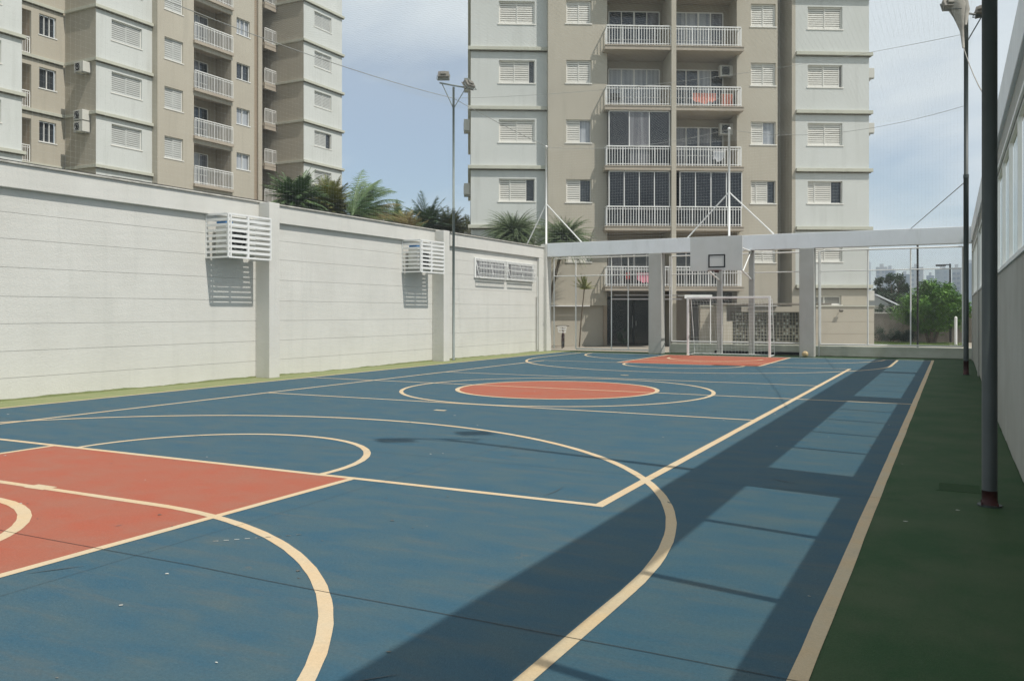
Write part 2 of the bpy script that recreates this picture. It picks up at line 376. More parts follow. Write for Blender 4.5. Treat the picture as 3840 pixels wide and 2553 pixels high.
# AC cages on the left wall
def cage(y0, label, cy_lab):
    t = thing('condenser_cage', label, 'metal cage', (-15.3, y0, 2.87), 0, 'slatted cages on the cream wall')
    w, d, h = 1.35, .70, .98
    f = MB()
    for x in (.01, d): 
        for y in (0, w): f.box(x-.018, x+.018, y-.018, y+.018, 0, h)
    f.box(d-.018, d+.018, .58, .64, 0, h).box(d-.02, d+.02, .05, .09, .02, h-.02)
    for z in (0, h):
        f.box(d-.02, d+.02, 0, w, z-.02, z+.02)
        for y in (0, w): f.box(0, d, y-.02, y+.02, z-.02, z+.02)
    f.build('frame', WHITE, t)
    s1 = MB(); n = 8
    for k in range(1, n):
        z = h*k/n
        s1.box(d-.012, d+.012, .0, w, z-.030, z+.030)
    s1.build('front_slats', WHITE, t)
    for y in (0, w):
        s2 = MB()
        for k in range(1, n): s2.box(.0, d, y-.012, y+.012, h*k/n-.028, h*k/n+.028)
        s2.build('side_slats', WHITE, t)
    a = thing('air_conditioner', cy_lab, 'air conditioner', (-15.27, y0+.16, 2.92), 0, 'condensers inside the wall cages')
    MB().box(.10, .46, 0, .92, .04, .72).build('casing', mat('condenser_casing%d' % int(y0), (.60, .60, .56), .6), a, bevel=.02)
    MB().ring((.47, .36, .38), (1, 0, 0), .25, .012, 24, 5).ring((.47, .36, .38), (1, 0, 0), .15, .008, 20, 5).build('fan_guard', GALV, a)
    MB().box(.462, .466, .1, .62, .14, .62).build('fan_grille', BLACK, a)
    MB().box(.12, .40, .02, .25, .722, .79).build('cover', BLUEC, a)
    MB().box(.0, .5, .05, .09, 0, .04).box(.0, .5, .83, .87, 0, .04).build('bracket', GALV, a)
cage(14.27, 'white slatted cage on the cream wall left of the nearer pilaster', 'pale condenser unit inside the nearer slatted wall cage')
cage(22.15, 'smaller looking white slatted cage on the wall beside the grey floodlight pole', 'pale condenser unit inside the farther slatted wall cage')

# ------------------------------------------------------------------ right wall
rw = thing('side_building_wall', 'tall grey rendered wall with window openings and pale top beam on the right', 'wall', (.585, 12, 0))
def hole_wall():
    mb = MB()
    ops = [(-4.4, 0.3-.0), ]
    openings = [(-5.0, -1.0), (.1, 7.64), (8.64, 16.24), (17.2, 24.45), (24.98, 32.7)]
    zb, zt = 2.21, 3.63
    T = .07
    ya, yb = -7, 33.6
    mb.box(0, T, ya-12, yb-12, 0, zb); mb.box(0, T, ya-12, yb-12, zt, 4.0)
    prev = ya
    for a, b in openings:
        mb.box(0, T, prev-12, a-12, zb, zt); prev = b
    mb.box(0, T, prev-12, yb-12, zb, zt)
    mb.build('wall', GREYW, rw)
    for a, b in openings:
        n = max(1, round((b-a)/1.5)); f = MB(); st = (b-a)/n
        f.box(.012, T-.02, a-12, b-12, zb, zb+.03).box(.01, T-.02, a-12, b-12, zt-.03, zt)
        for k in range(n+1):
            y = a+k*st-12; f.box(.004, .042, y-.035, y+.035, zb+.03, zt-.03)
        w = f.build('window', WHITE, rw)
        fr = MB().box(-.022, -.001, a-12-.05, b-12+.05, zb-.05, zb-.004).box(-.022, -.001, a-12-.05, b-12+.05, zt+.004, zt+.05)
        fr.box(-.022, -.001, a-12-.05, a-12-.002, zb-.004, zt+.004).box(-.022, -.001, b-12+.002, b-12+.05, zb-.004, zt+.004)
        fr.build('trim', WHITE, w)
        for k in range(n):
            MB().quad((.045, a+k*st-12+.035, zb+.03), (.045, a+(k+1)*st-12-.035, zb+.03), (.045, a+(k+1)*st-12-.035, zt-.03), (.045, a+k*st-12+.035, zt-.03)).build('pane', PANE, w)
hole_wall()
MB().box(-.045, .16, -19, 21.6, 4.001, 4.50).build('fascia_beam', mat('fascia_white', (.84, .85, .84), .7, (.77, .78, .77), 1.5, 8, .2, 50, streak=((4, 4, 1), (.58, .59, .57), .45, .54)), rw, bevel=.01)
for y in (8.13, 16.72, 24.7): MB().box(-.03, -.001, y-.22-12, y+.22-12, 0, 4.0).build('pilaster', GREYW, rw, bevel=.006)

def overspill(x, side, parent, ya, yb, ox, oy, m_):
    o = MB(); i = 0; y = ya; h = .04
    while y < yb:
        h = max(.008, min(.045, h+random.uniform(-.009, .009))); o.v += [(x-ox, y-oy, 0.001), (x-ox, y-oy, h)]
        y += .09; i += 1
    for k in range(i-1): o.f.append((2*k, 2*k+2, 2*k+3, 2*k+1))
    return o.build('paint_overspill', m_, parent)
overspill(.582, 1, rw, 2, 33, .585, 12, GREEN)
overspill(-15.297, 1, lw, 2, 32.3, -15.3, 12, GREENL)
# poles on the right
def flood_head(t, c, rz, mt):
    Mx = Matrix.Translation(c) @ Matrix.Rotation(rz, 4, 'Z') @ Matrix.Rotation(R(35), 4, 'X') @ Matrix.Scale(.8, 4)
    b = MB().box(-.23, .23, -.10, .10, -.16, .16, Mx).box(-.26, .26, -.125, -.09, -.19, .19, Mx).box(-.12, .12, .10, .17, -.09, .09, Mx)
    o = b.build('floodlight', LAMPD, t, bevel=.015)
    MB().box(-.21, .21, -.130, -.126, -.15, .15, Mx).build('lens', GLASSG, o)
    MB().tube([Mx @ Vector((-.27, 0, 0)), Mx @ Vector((-.27, .02, -.26)), Mx @ Vector((.27, .02, -.26)), Mx @ Vector((.27, 0, 0))], .014, 5).build('yoke', mt, o)
def pole(name, label, x, y, h, r, mt, base, heads=True, group=None):
    t = thing(name, label, 'floodlight pole', (x, y, 0), 0, group)
    MB().tube([(0, 0, base or 0), (0, 0, h*.55)], r, 16).tube([(0, 0, h*.55), (0, 0, h-.02)], r*.86, 16).build('mast', mt, t, smooth=True)
    if base: MB().tube([(0, 0, .0), (0, 0, base)], r*1.01, 16).build('red_base', RUST, t, smooth=True)
    MB().tube([(0, 0, .0), (0, 0, .012)], r*1.6, 16).build('base_plate', mt, t)
    bt = MB()
    for q in range(4): a_ = pi/4+q*pi/2; bt.tube([(r*1.4*cos(a_), r*1.4*sin(a_), .012), (r*1.4*cos(a_), r*1.4*sin(a_), .035)], .008, 6)
    bt.build('bolts', RUST, t)
    MB().tube([(0, 0, h*.55-.04), (0, 0, h*.55+.05)], r*1.08, 16).build('collar', mt, t)
    if heads:
        a = MB().tube([(-.42, -.22, h+.12), (.42, .22, h-.05)], .028, 8).tube([(0, 0, h-.75), (-.34, -.18, h+.08)], .016, 6).tube([(0, 0, h-.75), (.36, .2, h-.05)], .016, 6)
        a.build('crossarm', mt, t)
    return t
pr1 = pole('floodlight_pole', 'thick dark green pole with red base standing against the right wall', .27, 8.12, 9.3, .058, POLEG, .13)
flood_head(pr1, (-.34, -.40, 9.5), R(215), POLEG); flood_head(pr1, (.10, .62, 9.3), R(215), POLEG)
pr2 = pole('floodlight_pole', 'slim dark green pole with red foot farther down the right wall', .30, 25.0, 9.3, .062, POLEG, .36)
flood_head(pr2, (-.36, -.2, 9.55), R(200), POLEG); flood_head(pr2, (.40, .2, 9.4), R(160), POLEG)
pl1 = pole('floodlight_pole', 'tall grey pole with two floodlights standing at the cream left wall', -15.02, 24.8, 9.25, .045, POLEL, False)
flood_head(pl1, (-.30, -.16, 9.62), R(205), POLEL); flood_head(pl1, (.46, .25, 9.32), R(255), POLEL)

# ------------------------------------------------------------------ far frame: beam, pillars, fences
bf = thing('concrete_portal', 'long white horizontal beam on grey pillars across the far end of the court', 'beam', (-7.5, 32.55, 0))
def B(x): return x+7.5
MB().box(B(-15.05), B(.55), -.18, .22, 3.93, 4.49).build('beam', BEAMW, bf, bevel=.012)
for a, b in ((-15.34, -15.06), (-10.65, -10.12), (-4.96, -4.45), (.56, .8)):
    MB().box(B(a), B(b), -.20, .25, 0, 3.928 if a > -15.2 and a < 0 else 4.46).build('pillar', GREYP if a > -15.2 else WALLW, bf, bevel=.012)
kb = thing('kerb_wall', 'low worn green concrete kerb wall under the far mesh fence', 'kerb', (-5, 33.45, 0))
MB().box(-5.12, 5.6, 0, .55, 0, .37).build('kerb', KERB, kb, bevel=.02)
def chainlink(mb, x0, x1, z0, z1, y, sp=.075, r=.0016):
    h = z1-z0; n = int((x1-x0+h)/sp)
    for k in range(n+1):
        c = x0-h+k*sp
        for s_ in (1, -1):
            if s_ > 0: a, b = (c, z0), (c+h, z1)
            else: a, b = (c, z1), (c+h, z0)
            t0 = max(0, (x0-c)/h); t1 = min(1, (x1-c)/h)
            if t1 <= t0: continue
            p = (a[0]+h*t0, a[1]+(b[1]-a[1])*t0); q = (a[0]+h*t1, a[1]+(b[1]-a[1])*t1)
            mb.tube([(p[0], y+.002*s_, p[1]), (q[0], y+.002*s_, q[1])], r, 3, False)
def fence(x0, x1, z0, z1, y, mids, hz, label, posts=()):
    t = thing('mesh_fence', label, 'fence', ((x0+x1)/2, y, z0), 0, 'white framed mesh fences at the far end')
    ox = (x0+x1)/2
    f = MB()
    for x in (x0, x1): f.tube([(x-ox, 0, 0), (x-ox, 0, z1-z0)], .028, 8)
    for z in (0, z1-z0): f.tube([(x0-ox, 0, z), (x1-ox, 0, z)], .026, 8)
    f.build('frame', WHITE, t)
    for x in mids: MB().tube([(x-ox, 0, .02), (x-ox, 0, z1-z0-.02)], .024, 8).build('post', WHITE, t)
    for z in hz: MB().tube([(x0-ox, -.002, z-z0), (x1-ox, -.002, z-z0)], .018, 8).build('rail', WHITE, t)
    m = MB(); chainlink(m, x0-ox, x1-ox, .02, z1-z0-.02, .012); m.build('wire_mesh', GALV, t)
    for x in posts: MB().tube([(x-ox, -.05, -z0+.0), (x-ox, -.05, z1-z0)], .022, 8).build('side_post', WHITE, t)
    return t
fence(-4.36, .30, .44, 3.88, 33.3, (-2.73, -1.33), (3.13,), 'wide mesh fence panel between the right pillar and the right wall', (-4.40,))
fence(-10.0, -5.06, .46, 3.86, 33.3, (-6.85, ), (3.13,), 'mesh fence panel behind the far goal between the two grey pillars', (-10.06, -5.0))
fence(-14.0, -10.72, .10, 3.88, 32.95, (-12.42, -11.7), (3.14,), 'mesh fence panel in front of the dark entrance door')
g2 = thing('mesh_fence', 'short mesh panel above the open gate beside the cream wall', 'fence', (-14.5, 32.95, 3.14), 0, 'white framed mesh fences at the far end')
MB().tube([(-.5, 0, 0), (.48, 0, 0)], .022, 8).tube([(-.5, 0, .74), (.48, 0, .74)], .022, 8).tube([(-.5, 0, -3.04), (-.5, 0, .74)], .026, 8).build('frame', WHITE, g2)
m = MB(); chainlink(m, -.48, .46, .02, .72, .012); m.build('wire_mesh', GALV, g2)
gt = thing('gate', 'narrow white mesh gate standing open against the cream wall', 'gate', (-15.12, 32.85, .08), R(-99))
MB().tube([(0, 0, 0), (0, 0, 3.0), (.95, 0, 3.0), (.95, 0, 0), (0, 0, 0)], .028, 8).tube([(.3, 0, 0), (.3, 0, 3.0)], .016, 6).tube([(.62, 0, 0), (.62, 0, 3.0)], .016, 6).build('frame', WHITE, gt)
m = MB(); chainlink(m, .02, .93, .02, 2.98, .012); m.build('wire_mesh', GALV, gt)

# masts on the beam
for x, zt, b0, b1, lab in ((-15.2, 8.58, -16.1, -13.6, 'white mast with two braces at the corner of the cream wall'), (-7.55, 8.58, -9.15, -5.9, 'white mast with two braces on the beam above the backboard')):
    t = thing('net_mast', lab, 'mast', (x, 32.6, 4.49), 0, 'white masts on the far beam')
    MB().tube([(0, 0, 0), (0, 0, zt-4.55)], .042, 10).build('mast', WHITE, t, smooth=True)
    MB().sphere((0, 0, zt-4.5), .06).build('cap', WHITE, t, smooth=True)
    for bx in (b0, b1): MB().tube([(0, 0, 1.68), (bx-x, 0, .02)], .026, 8).build('brace', WHITE, t)

# ------------------------------------------------------------------ goal
gl = thing('futsal_goal', 'white futsal goal with net at the far end of the court', 'goal', (-7.38, 31.68, 0))
MB().box(-1.54, -1.46, -.04, .04, 0, 2.12).build('post', WHITE, gl, bevel=.01)
MB().box(1.46, 1.54, -.04, .04, 0, 2.12).build('post', WHITE, gl, bevel=.01)
MB().box(-1.54, 1.54, -.04, .04, 2.12, 2.20).build('crossbar', WHITE, gl, bevel=.01)
MB().tube([(-1.5, .04, .03), (-1.5, .95, .03), (1.5, .95, .03), (1.5, .04, .03)], .02, 6).tube([(-1.5, .03, 2.14), (-1.5, .45, 2.1), (-1.5, .95, .03)], .014, 6).tube([(1.5, .03, 2.14), (1.5, .45, 2.1), (1.5, .95, .03)], .014, 6).build('back_frame', WHITE, gl)
n = MB()
for k in range(26):
    x = -1.5+k*3.0/25; n.tube([(x, .04, 2.13), (x, .4, 2.05+.04*sin(k)), (x+.03*sin(k*3), .70, 1.0), (x, .94, .03)], .003, 3, False)
for k in range(17):
    f = k/16; y = .4+f*.54; z = 2.06-f*2.02
    n.tube([(-1.5+j*.3, y-.05*sin(j*pi/10)*(1-f), z+.015*sin(j*2+k)) for j in range(11)], .003, 3, False)
    for sx in (-1.5, 1.5): n.tube([(sx, .04, z), (sx, y, z)], .003, 3, False)
n.build('net', NETM, gl)

# ------------------------------------------------------------------ basketball stand
bs = thing('basketball_stand', 'grey basketball backboard with black square on two posts behind the goal', 'basketball hoop', (-7.34, 32.75, 0))
for x in (-.60, .60):
    MB().box(x-.09, x+.09, -.10, .10, 0, 4.0).build('post', GREYP, bs, bevel=.008)
    MB().box(x+.092, x+.112, -.11, -.04, .02, 3.98).build('post_edge', WHITE, bs)
    MB().tube([(x, -.1, 3.9), (x, -2.93, 3.95)], .03, 8).tube([(x, -.1, 2.85), (x, -2.93, 3.35)], .03, 8).tube([(x, -.1, 3.9), (x, -1.5, 3.1)], .022, 8).build('arm', WHITE, bs)
bd = MB().box(-.91, .91, -3.03, -2.99, 3.06, 4.26).build('backboard', BOARD, bs, bevel=.006)
sq = MB(); a0, a1, z0, z1, y = -.295+.03, .295+.03, 3.17, 3.63, -3.036
sq.box(a0, a1, y-.004, y, z1-.045, z1).box(a0, a1, y-.004, y, z0, z0+.045).box(a0, a0+.045, y-.004, y, z0+.045, z1-.045).box(a1-.045, a1, y-.004, y, z0+.045, z1-.045)
sq.build('target_square', BLACK, bd)
MB().ring((.03, -3.30, 3.06), (0, 0, 1), .225, .012, 28, 8).box(-.05, .11, -3.08, -3.036, 2.99, 3.09).build('rim', RIMM, bs)

pp = thing('lying_pole', 'dark metal pole lying along the foot of the kerb behind the goal', 'pole', (-6.5, 33.25, .09))
MB().tube([(-1.75, 0, 0), (1.75, -.35, 0)], .055, 12).build('tube', BLACK, pp, smooth=True)
MB().box(-1.75, -1.6, -.1, .1, -.085, -.05).box(1.5, 1.65, -.42, -.2, -.085, -.05).build('chock', GREYP, pp)
bl = thing('ball', 'pale yellowish ball resting by the foot of the right grey pillar', 'ball', (-4.72, 32.12, .115))
MB().sphere((0, 0, 0), .11, 20, 14).build('shell', BALL, bl, smooth=True)
MB().ring((0, 0, 0), (0, .3, 1), .1105, .003, 30, 4).ring((0, 0, 0), (1, .2, 0), .1105, .003, 30, 4).build('seam', JOINT, bl)

# ------------------------------------------------------------------ safety net and ropes
nt = thing('safety_net', 'fine pale safety net stretched over the court on ropes', 'net', (-7.5, 16, 8.6))
def sagz(x, y): return -.30*math.sin(pi*(x+7.7)/15.6)*1 + .0
n = MB(); sp = .11
xs = [-7.65+k*sp for k in range(int(15.6/sp)+1)]
for x in xs: n.tube([(x, -14.+j*2.57, .12*cos(j*1.3)+sagz(x, 0)-.05*abs(sin(j*1.5))) for j in range(13)], .0010, 3, False)
for k in range(int(30.8/sp)+1):
    y = -14+k*sp; jj = (y+14)/2.57
    n.tube([(-7.65+i*1.56, y, .12*cos(jj*1.3)+sagz(-7.65+i*1.56, 0)-.05*abs(sin(jj*1.5))) for i in range(11)], .0010, 3, False)
n.build('roof_net', NETM, nt)
n = MB()
for k in range(int(15.6/sp)+1): n.tube([(-7.65+k*sp, 16.7, -4.1), (-7.65+k*sp, 16.8, -.1+.5*sagz(-7.65+k*sp, 0))], .0010, 3, False)
for k in range(int(4/sp)+1): n.tube([(-7.65, 16.7, -4.1+k*sp), (0, 16.7, -4.1+k*sp-.1), (7.9, 16.7, -4.1+k*sp)], .0010, 3, False)
n.build('end_net', NETM, nt)
n = MB()
for k in range(int(30/sp)): n.tube([(-7.7, -14+k*sp, -4.2), (-7.7, -14+k*sp, .1)], .0006, 3, False)
for k in range(int(4.2/sp)+1): n.tube([(-7.7, -14, -4.2+k*sp), (-7.7, 16.6, -4.2+k*sp)], .0006, 3, False)
n.build('side_net', NETM, nt)
def rope(name, label, pts, r=.010, m=ROPE):
    t = thing(name, label, 'rope', pts[0])
    o = Vector(pts[0]); MB().tube([Vector(p)-o for p in pts], r, 5).build('strand', m, t); return t
def cat(a, b, s, n=14): return [tuple(Vector(a).lerp(Vector(b), k/n)-Vector((0, 0, s*4*(k/n)*(1-k/n)))) for k in range(n+1)]
rope('net_rope', 'long net rope running above the cream wall to the corner mast', cat((-15.2, -2, 8.4), (-15.2, 8.5, 8.5), .2)+cat((-15.2, 8.5, 8.5), (-15.02, 24.8, 8.85), .30)[1:]+cat((-15.02, 24.8, 8.85), (-15.2, 32.6, 8.6), .05)[1:])
rope('net_rope', 'upper net rope crossing between the grey pole and the slim dark pole', cat((-15.02, 24.8, 8.85), (.30, 25.0, 8.8), .35, 20), .0055)
rope('net_rope', 'lower net rope from the mast above the backboard to the slim dark pole', cat((-7.55, 32.6, 8.55), (.30, 25.0, 6.95), .45, 20), .0055)
rope('net_rope', 'net rope between the two white masts on the far beam', cat((-15.2, 32.6, 8.55), (-7.55, 32.6, 8.55), .3, 16), .007)
rope('stay_rope', 'short slanting stay from the beam up to the slim dark pole', [(-1.3, 32.5, 4.49), (.28, 25.0, 4.98)], .012)
nb = thing('bunched_net', 'bunched greyish net hanging from the slim dark pole beside the right wall', 'net', (.24, 24.9, 9.4))
pts = [(-.14, 0, .8), (-.20, 0, .4), (-.16, 0, .1), (-.10, 0, -.15), (-.04, 0, -.5), (.0, -.05, -1.0)]
MB().tube(pts, [.10, .20, .22, .14, .05, .03], 9).build('bundle', NETB, nb, smooth=True)
MB().tube([(-.06, .1, .9), (-.03, .1, .4), (.05, .05, .0), (.05, 0, -.4)], [.09, .12, .10, .03], 7).build('bundle_fold', NETB, nb, smooth=True)
for k, (dx, y2, z2) in enumerate(((.26, 14.3, 4.56),)):
    p = [(0, -.1, -1.0+.0*k)]+[((.0+dx)*j/6, -.1-(24.9-y2)*(j/6), -1.0-(8.4-z2)*(j/6)-.12*sin(pi*j/6)) for j in range(1, 7)]
    MB().tube(p, [.010]*7, 5).build('hanging_strand', NETB, nb)

# ------------------------------------------------------------------ facade kit (local: x along the facade, y inwards, z up)
def slats(mb, x0, x1, z0, z1, y, n=9):
    st = (z1-z0)/n
    for k in range(n): mb.box(x0, x1, y, y+.02, z0+k*st+.010, z0+(k+1)*st-.026)
def window(bld, x0, x1, z0, z1, yf, state):
    """state: 'cc' both shutters closed, ('o', f0, f1, kind) opening from f0..f1 shows glass, 'g' plain glass"""
    y = yf+.09; fw = .035
    f = MB().box(x0, x1, y, y+.05, z0, z0+fw).box(x0, x1, y, y+.05, z1-fw, z1).box(x0, x0+fw, y, y+.05, z0+fw, z1-fw).box(x1-fw, x1, y, y+.05, z0+fw, z1-fw)
    f.box(x0-.06, x1+.06, yf-.03, yf+.06, z0-.055, z0-.004)
    w = f.build('window', SHUT if state[0] != 'g' else WHITE, bld)
    a, b, c, d = x0+fw, x1-fw, z0+fw, z1-fw
    back = {'k': GLASSG, 'c': CURT, 'd': CURTD}
    kind = state[3] if state[0] == 'o' else (state[1] if state[0] == 'g' else 'k')
    MB().box(a, b, y+.085, y+.095, c, d).build('pane', back[kind], w)
    if state[0] == 'g':
        n = state[2]; m = MB()
        for k in range(1, n): xm = a+(b-a)*k/n; m.box(xm-.02, xm+.02, y+.01, y+.08, c, d)
        m.build('mullion', WHITE, w); return
    if state[0] == 'cc': spans = [(a, (a+b)/2, 0), ((a+b)/2, b, .025)]
    else:
        f0, f1 = state[1], state[2]; mid = state[4] if len(state) > 4 else f0*.5
        spans = [(a, a+(b-a)*mid, .0), (a+(b-a)*mid, a+(b-a)*f0, .025)] if mid > 0 else [(a, a+(b-a)*f0, .01)]
    for s0, s1, dy in spans:
        if s1-s0 < .05: continue
        m = MB(); yy = y+.035-dy
        m.box(s0, s0+.035, yy-.01, yy+.03, c, d).box(s1-.035, s1, yy-.01, yy+.03, c, d).box(s0+.035, s1-.035, yy-.01, yy+.03, c, c+.04).box(s0+.035, s1-.035, yy-.01, yy+.03, d-.04, d)
        slats(m, s0+.035, s1-.035, c+.04, d-.04, yy, 9)
        m.build('shutter', SHUT if bld.location.x > -30 else SHUTG, w)
        MB().quad((s0, yy+.034, c), (s1, yy+.034, c), (s1, yy+.034, d), (s0, yy+.034, d)).build('louvre_backing', SHUTB, w)
def railing(slab, x0, x1, yf, zb, zt, ret=None, m=WHITE):
    r = MB(); r.box(x0, x1, yf-.03, yf+.03, zt-.04, zt+.01).box(x0, x1, yf-.015, yf+.015, zt-.15, zt-.125).box(x0, x1, yf-.015, yf+.015, zb+.08, zb+.11)
    n = max(2, round((x1-x0)/.13))
    for k in range(n+1):
        x = x0+(x1-x0)*k/n; w = .022 if k % 6 == 0 else .012
        r.box(x-w, x+w, yf-.012, yf+.012, zb, zt-.04)
    for xe, y2 in (ret or []):
        r.box(xe-.025, xe+.025, yf+.03, y2, zt-.04, zt+.005).box(xe-.012, xe+.012, yf+.03, y2, zb+.08, zb+.11)
        k = int((y2-yf)/.13)
        for j in range(1, k+1): r.box(xe-.012, xe+.012, yf+j*.13-.01, yf+j*.13+.01, zb, zt-.04)
    return r.build('railing', m, slab)
def door(bld, x0, x1, z0, z1, y, n, kinds):
    f = MB(); f.box(x0, x1, y-.06, y, z1-.05, z1)
    for k in range(n+1):
        x = x0+(x1-x0)*k/n; w = .045 if k == n//2 else .028
        f.box(x-w, x+w, y-.06, y, z0, z1-.05)
    f.box(x0, x1, y-.05, y, z0+.85, z0+.89)
    d = f.build('sliding_door', WHITE, bld)
    mats = {'k': GLASSG, 'c': CURT, 'd': CURTD}
    for k in range(n):
        a = x0+(x1-x0)*k/n; b = x0+(x1-x0)*(k+1)/n
        MB().box(a+.028, b-.028, y-.03, y-.02, z0+.03, z1-.05).build('pane', mats[kinds[k % len(kinds)]], d)

# ------------------------------------------------------------------ main tower
A = R(30.2)
mt = thing('apartment_tower', 'white and beige apartment tower facing the far end of the court', 'building', (-20.89, 36.11, 0), A)
LV = [14.38-2.89*k for k in range(-2, 5)]   # ledge undersides, top first
ZT = 23.4
wl = [];  wr = []; bl_ = []; br = []
for L_ in LV:
    z0, z1 = L_+1.33, L_+2.43
    wl.append((1.37, 3.12, z0, z1)); wr.append((16.74, 18.50, z0, z1))
    bl_.append((4.62, 5.83, L_+1.25, L_+2.36)); br.append((13.72, 14.95, L_+1.25, L_+2.36))
gw = (1.2, 3.3)
MB().panel(0, 3.74, 1.95, ZT, 0, wl).quad((0, 0, 0), (0, 0, ZT), (0, 12, ZT), (0, 12, 0)).build('left_wing_wall', WING, mt)
MB().panel(16.12, 19.86, 2.80, ZT, 0, wr).quad((19.86, 0, 0), (19.86, 12, 0), (19.86, 12, ZT), (19.86, 0, ZT)).quad((16.12, .0, 0), (16.12, 0, ZT), (16.12, 1.6, ZT), (16.12, 1.6, 0)).build('right_wing_wall', WING, mt)
MB().panel(15.94, 16.119, 0, ZT, .0).build('inner_edge_pier', BEIGE, mt)
MB().quad((15.94, .001, 0), (15.94, .001, ZT), (15.94, 1.6, ZT), (15.94, 1.6, 0)).build('recess_side_wall', GREYW, mt)
MB().quad((15.05, 1.6, 0), (15.94, 1.6, 0), (15.94, 1.6, ZT), (15.05, 1.6, ZT)).build('recess_wall', GREYW, mt)
w = MB().panel(3.74, 6.62, 1.95, ZT, -.45, bl_).quad((3.74, -.45, 1.95), (3.74, -.45, ZT), (3.74, 0, ZT), (3.74, 0, 1.95)).quad((6.62, -.45, 0), (6.62, .9, 0), (6.62, .9, ZT), (6.62, -.45, ZT))
w.build('left_facade_wall', BEIGE, mt)
w = MB().panel(13.02, 15.05, 1.95, ZT, -.45, br).quad((13.02, -.45, 0), (13.02, -.45, ZT), (13.02, .9, ZT), (13.02, .9, 0)).quad((15.05, -.45, 0), (15.05, 1.6, 0), (15.05, 1.6, ZT), (15.05, -.45, ZT))
w.build('right_facade_wall', BEIGE, mt)
MB().quad((6.62, .9, 2.4), (13.02, .9, 2.4), (13.02, .9, ZT), (6.62, .9, ZT)).build('balcony_back_wall', CEIL, mt)
MB().box(9.62, 9.85, -1.14, .88, 0, ZT).build('centre_column', BEIGE, mt)
MB().quad((0, 12, 0), (0, 12, ZT), (19.86, 12, ZT), (19.86, 12, 0)).quad((0, .01, ZT), (19.86, .01, ZT), (19.86, 12, ZT), (0, 12, ZT)).build('rear_wall', WING, mt)
for L_ in LV:
    MB().box(-.14, 3.735, -.17, -.001, L_, L_+.17).box(-.14, -.001, 0, 11.9, L_, L_+.17).build('ledge', LEDGE, mt, bevel=.01)
    MB().box(-.06, 3.73, -.07, -.002, L_-.05, L_-.001).build('ledge_shade_strip', LEDGE_SHADE, mt)  # added strip, its dark colour draws the ledge's shadow; same on the right wing
    MB().box(16.13, 19.93, -.07, -.002, L_-.05, L_-.001).build('ledge_shade_strip', LEDGE_SHADE, mt)
    MB().box(16.125, 20.0, -.17, -.001, L_, L_+.17).box(19.861, 20.0, 0, 11.9, L_, L_+.17).build('ledge', LEDGE, mt, bevel=.01)
st_wl = [('cc',), ('cc',), ('cc',), ('o', .86, 1, 'k', .42), ('cc',), ('o', .78, 1, 'k', .30), ('cc',)]
st_bl = [('cc',), ('cc',), ('cc',), ('cc',), ('o', .56, 1, 'c', 0), ('o', .58, 1, 'k', 0), ('cc',)]
st_br = [('cc',), ('cc',), ('cc',), ('cc',), ('o', .52, 1, 'c', 0), ('o', .70, 1, 'k', .20), ('cc',)]
st_wr = [('cc',), ('cc',), ('cc',), ('o', .95, 1, 'k', .46), ('cc',), ('o', .70, 1, 'k', .20), ('cc',)]
for k in range(len(LV)):
    window(mt, *wl[k], 0, st_wl[k]); window(mt, *wr[k], 0, st_wr[k]); window(mt, *bl_[k], -.45, st_bl[k]); window(mt, *br[k], -.45, st_br[k])
bal = {}
for k, L_ in enumerate(LV):
    zf = L_+.04
    for side, (x0, x1) in enumerate(((6.41, 9.618), (9.852, 13.16))):
        sl = MB().box(x0, x1, -1.10, .88, L_-.17, zf).box(x0-.02, x1+.02 if side else x1, -1.13, -1.10, zf-.035, zf+.015).build('balcony', SLAB, mt, bevel=.008)
        e = x0+.08 if side == 0 else x1-.10
        railing(sl, x0+.10 if side == 0 else x0+.01, x1-.01 if side == 0 else x1-.12, -1.03, zf, zf+.96, [(e+.02 if side == 0 else e-.02, -.46)])
        kinds = {0: 'kk', 1: 'cd'}[side]
        cfg = {2: ('kkkd', 'cccd'), 3: ('cccc', 'kkck'), 4: ('kcck', 'dkdk'), 5: ('kkkk', 'kkkk'), 6: ('dkkd', 'kkdk')}.get(k, ('cckk', 'kccd'))[side]
        door(mt, x0+.5 if side == 0 else x0+.35, x1-.15 if side == 0 else x1-.45, zf, zf+2.3, .885, 4, cfg)
        if (k, side) in ((4, 0), (5, 0), (5, 1)):
            ztop = L_+2.89-.18
            g = MB(); n = 4 if k == 5 else 3
            for j in range(n+1): xx = x0+.22+(x1-.06-x0-.22)*j/n; g.box(xx-.02, xx+.02, -.97, -.93, zf+.9, ztop)
            g.box(x0+.2, x1-.05, -.97, -.93, ztop-.05, ztop)
            gf = g.build('glazing_frame', WHITE, mt)
            for j in range(n):
                a = x0+.22+(x1-.06-x0-.22)*j/n+.02; b = x0+.22+(x1-.06-x0-.22)*(j+1)/n-.02
                pm = DGLASS if k == 5 else (CURTD if j == 1 else DGLASS)
                MB().box(a, b, -.955, -.945, zf, ztop-.05).build('pane', pm, gf)
            MB().box(x0+.205, x0+.215, -.93, .85, zf, ztop).build('side_pane', DGLASS, gf)
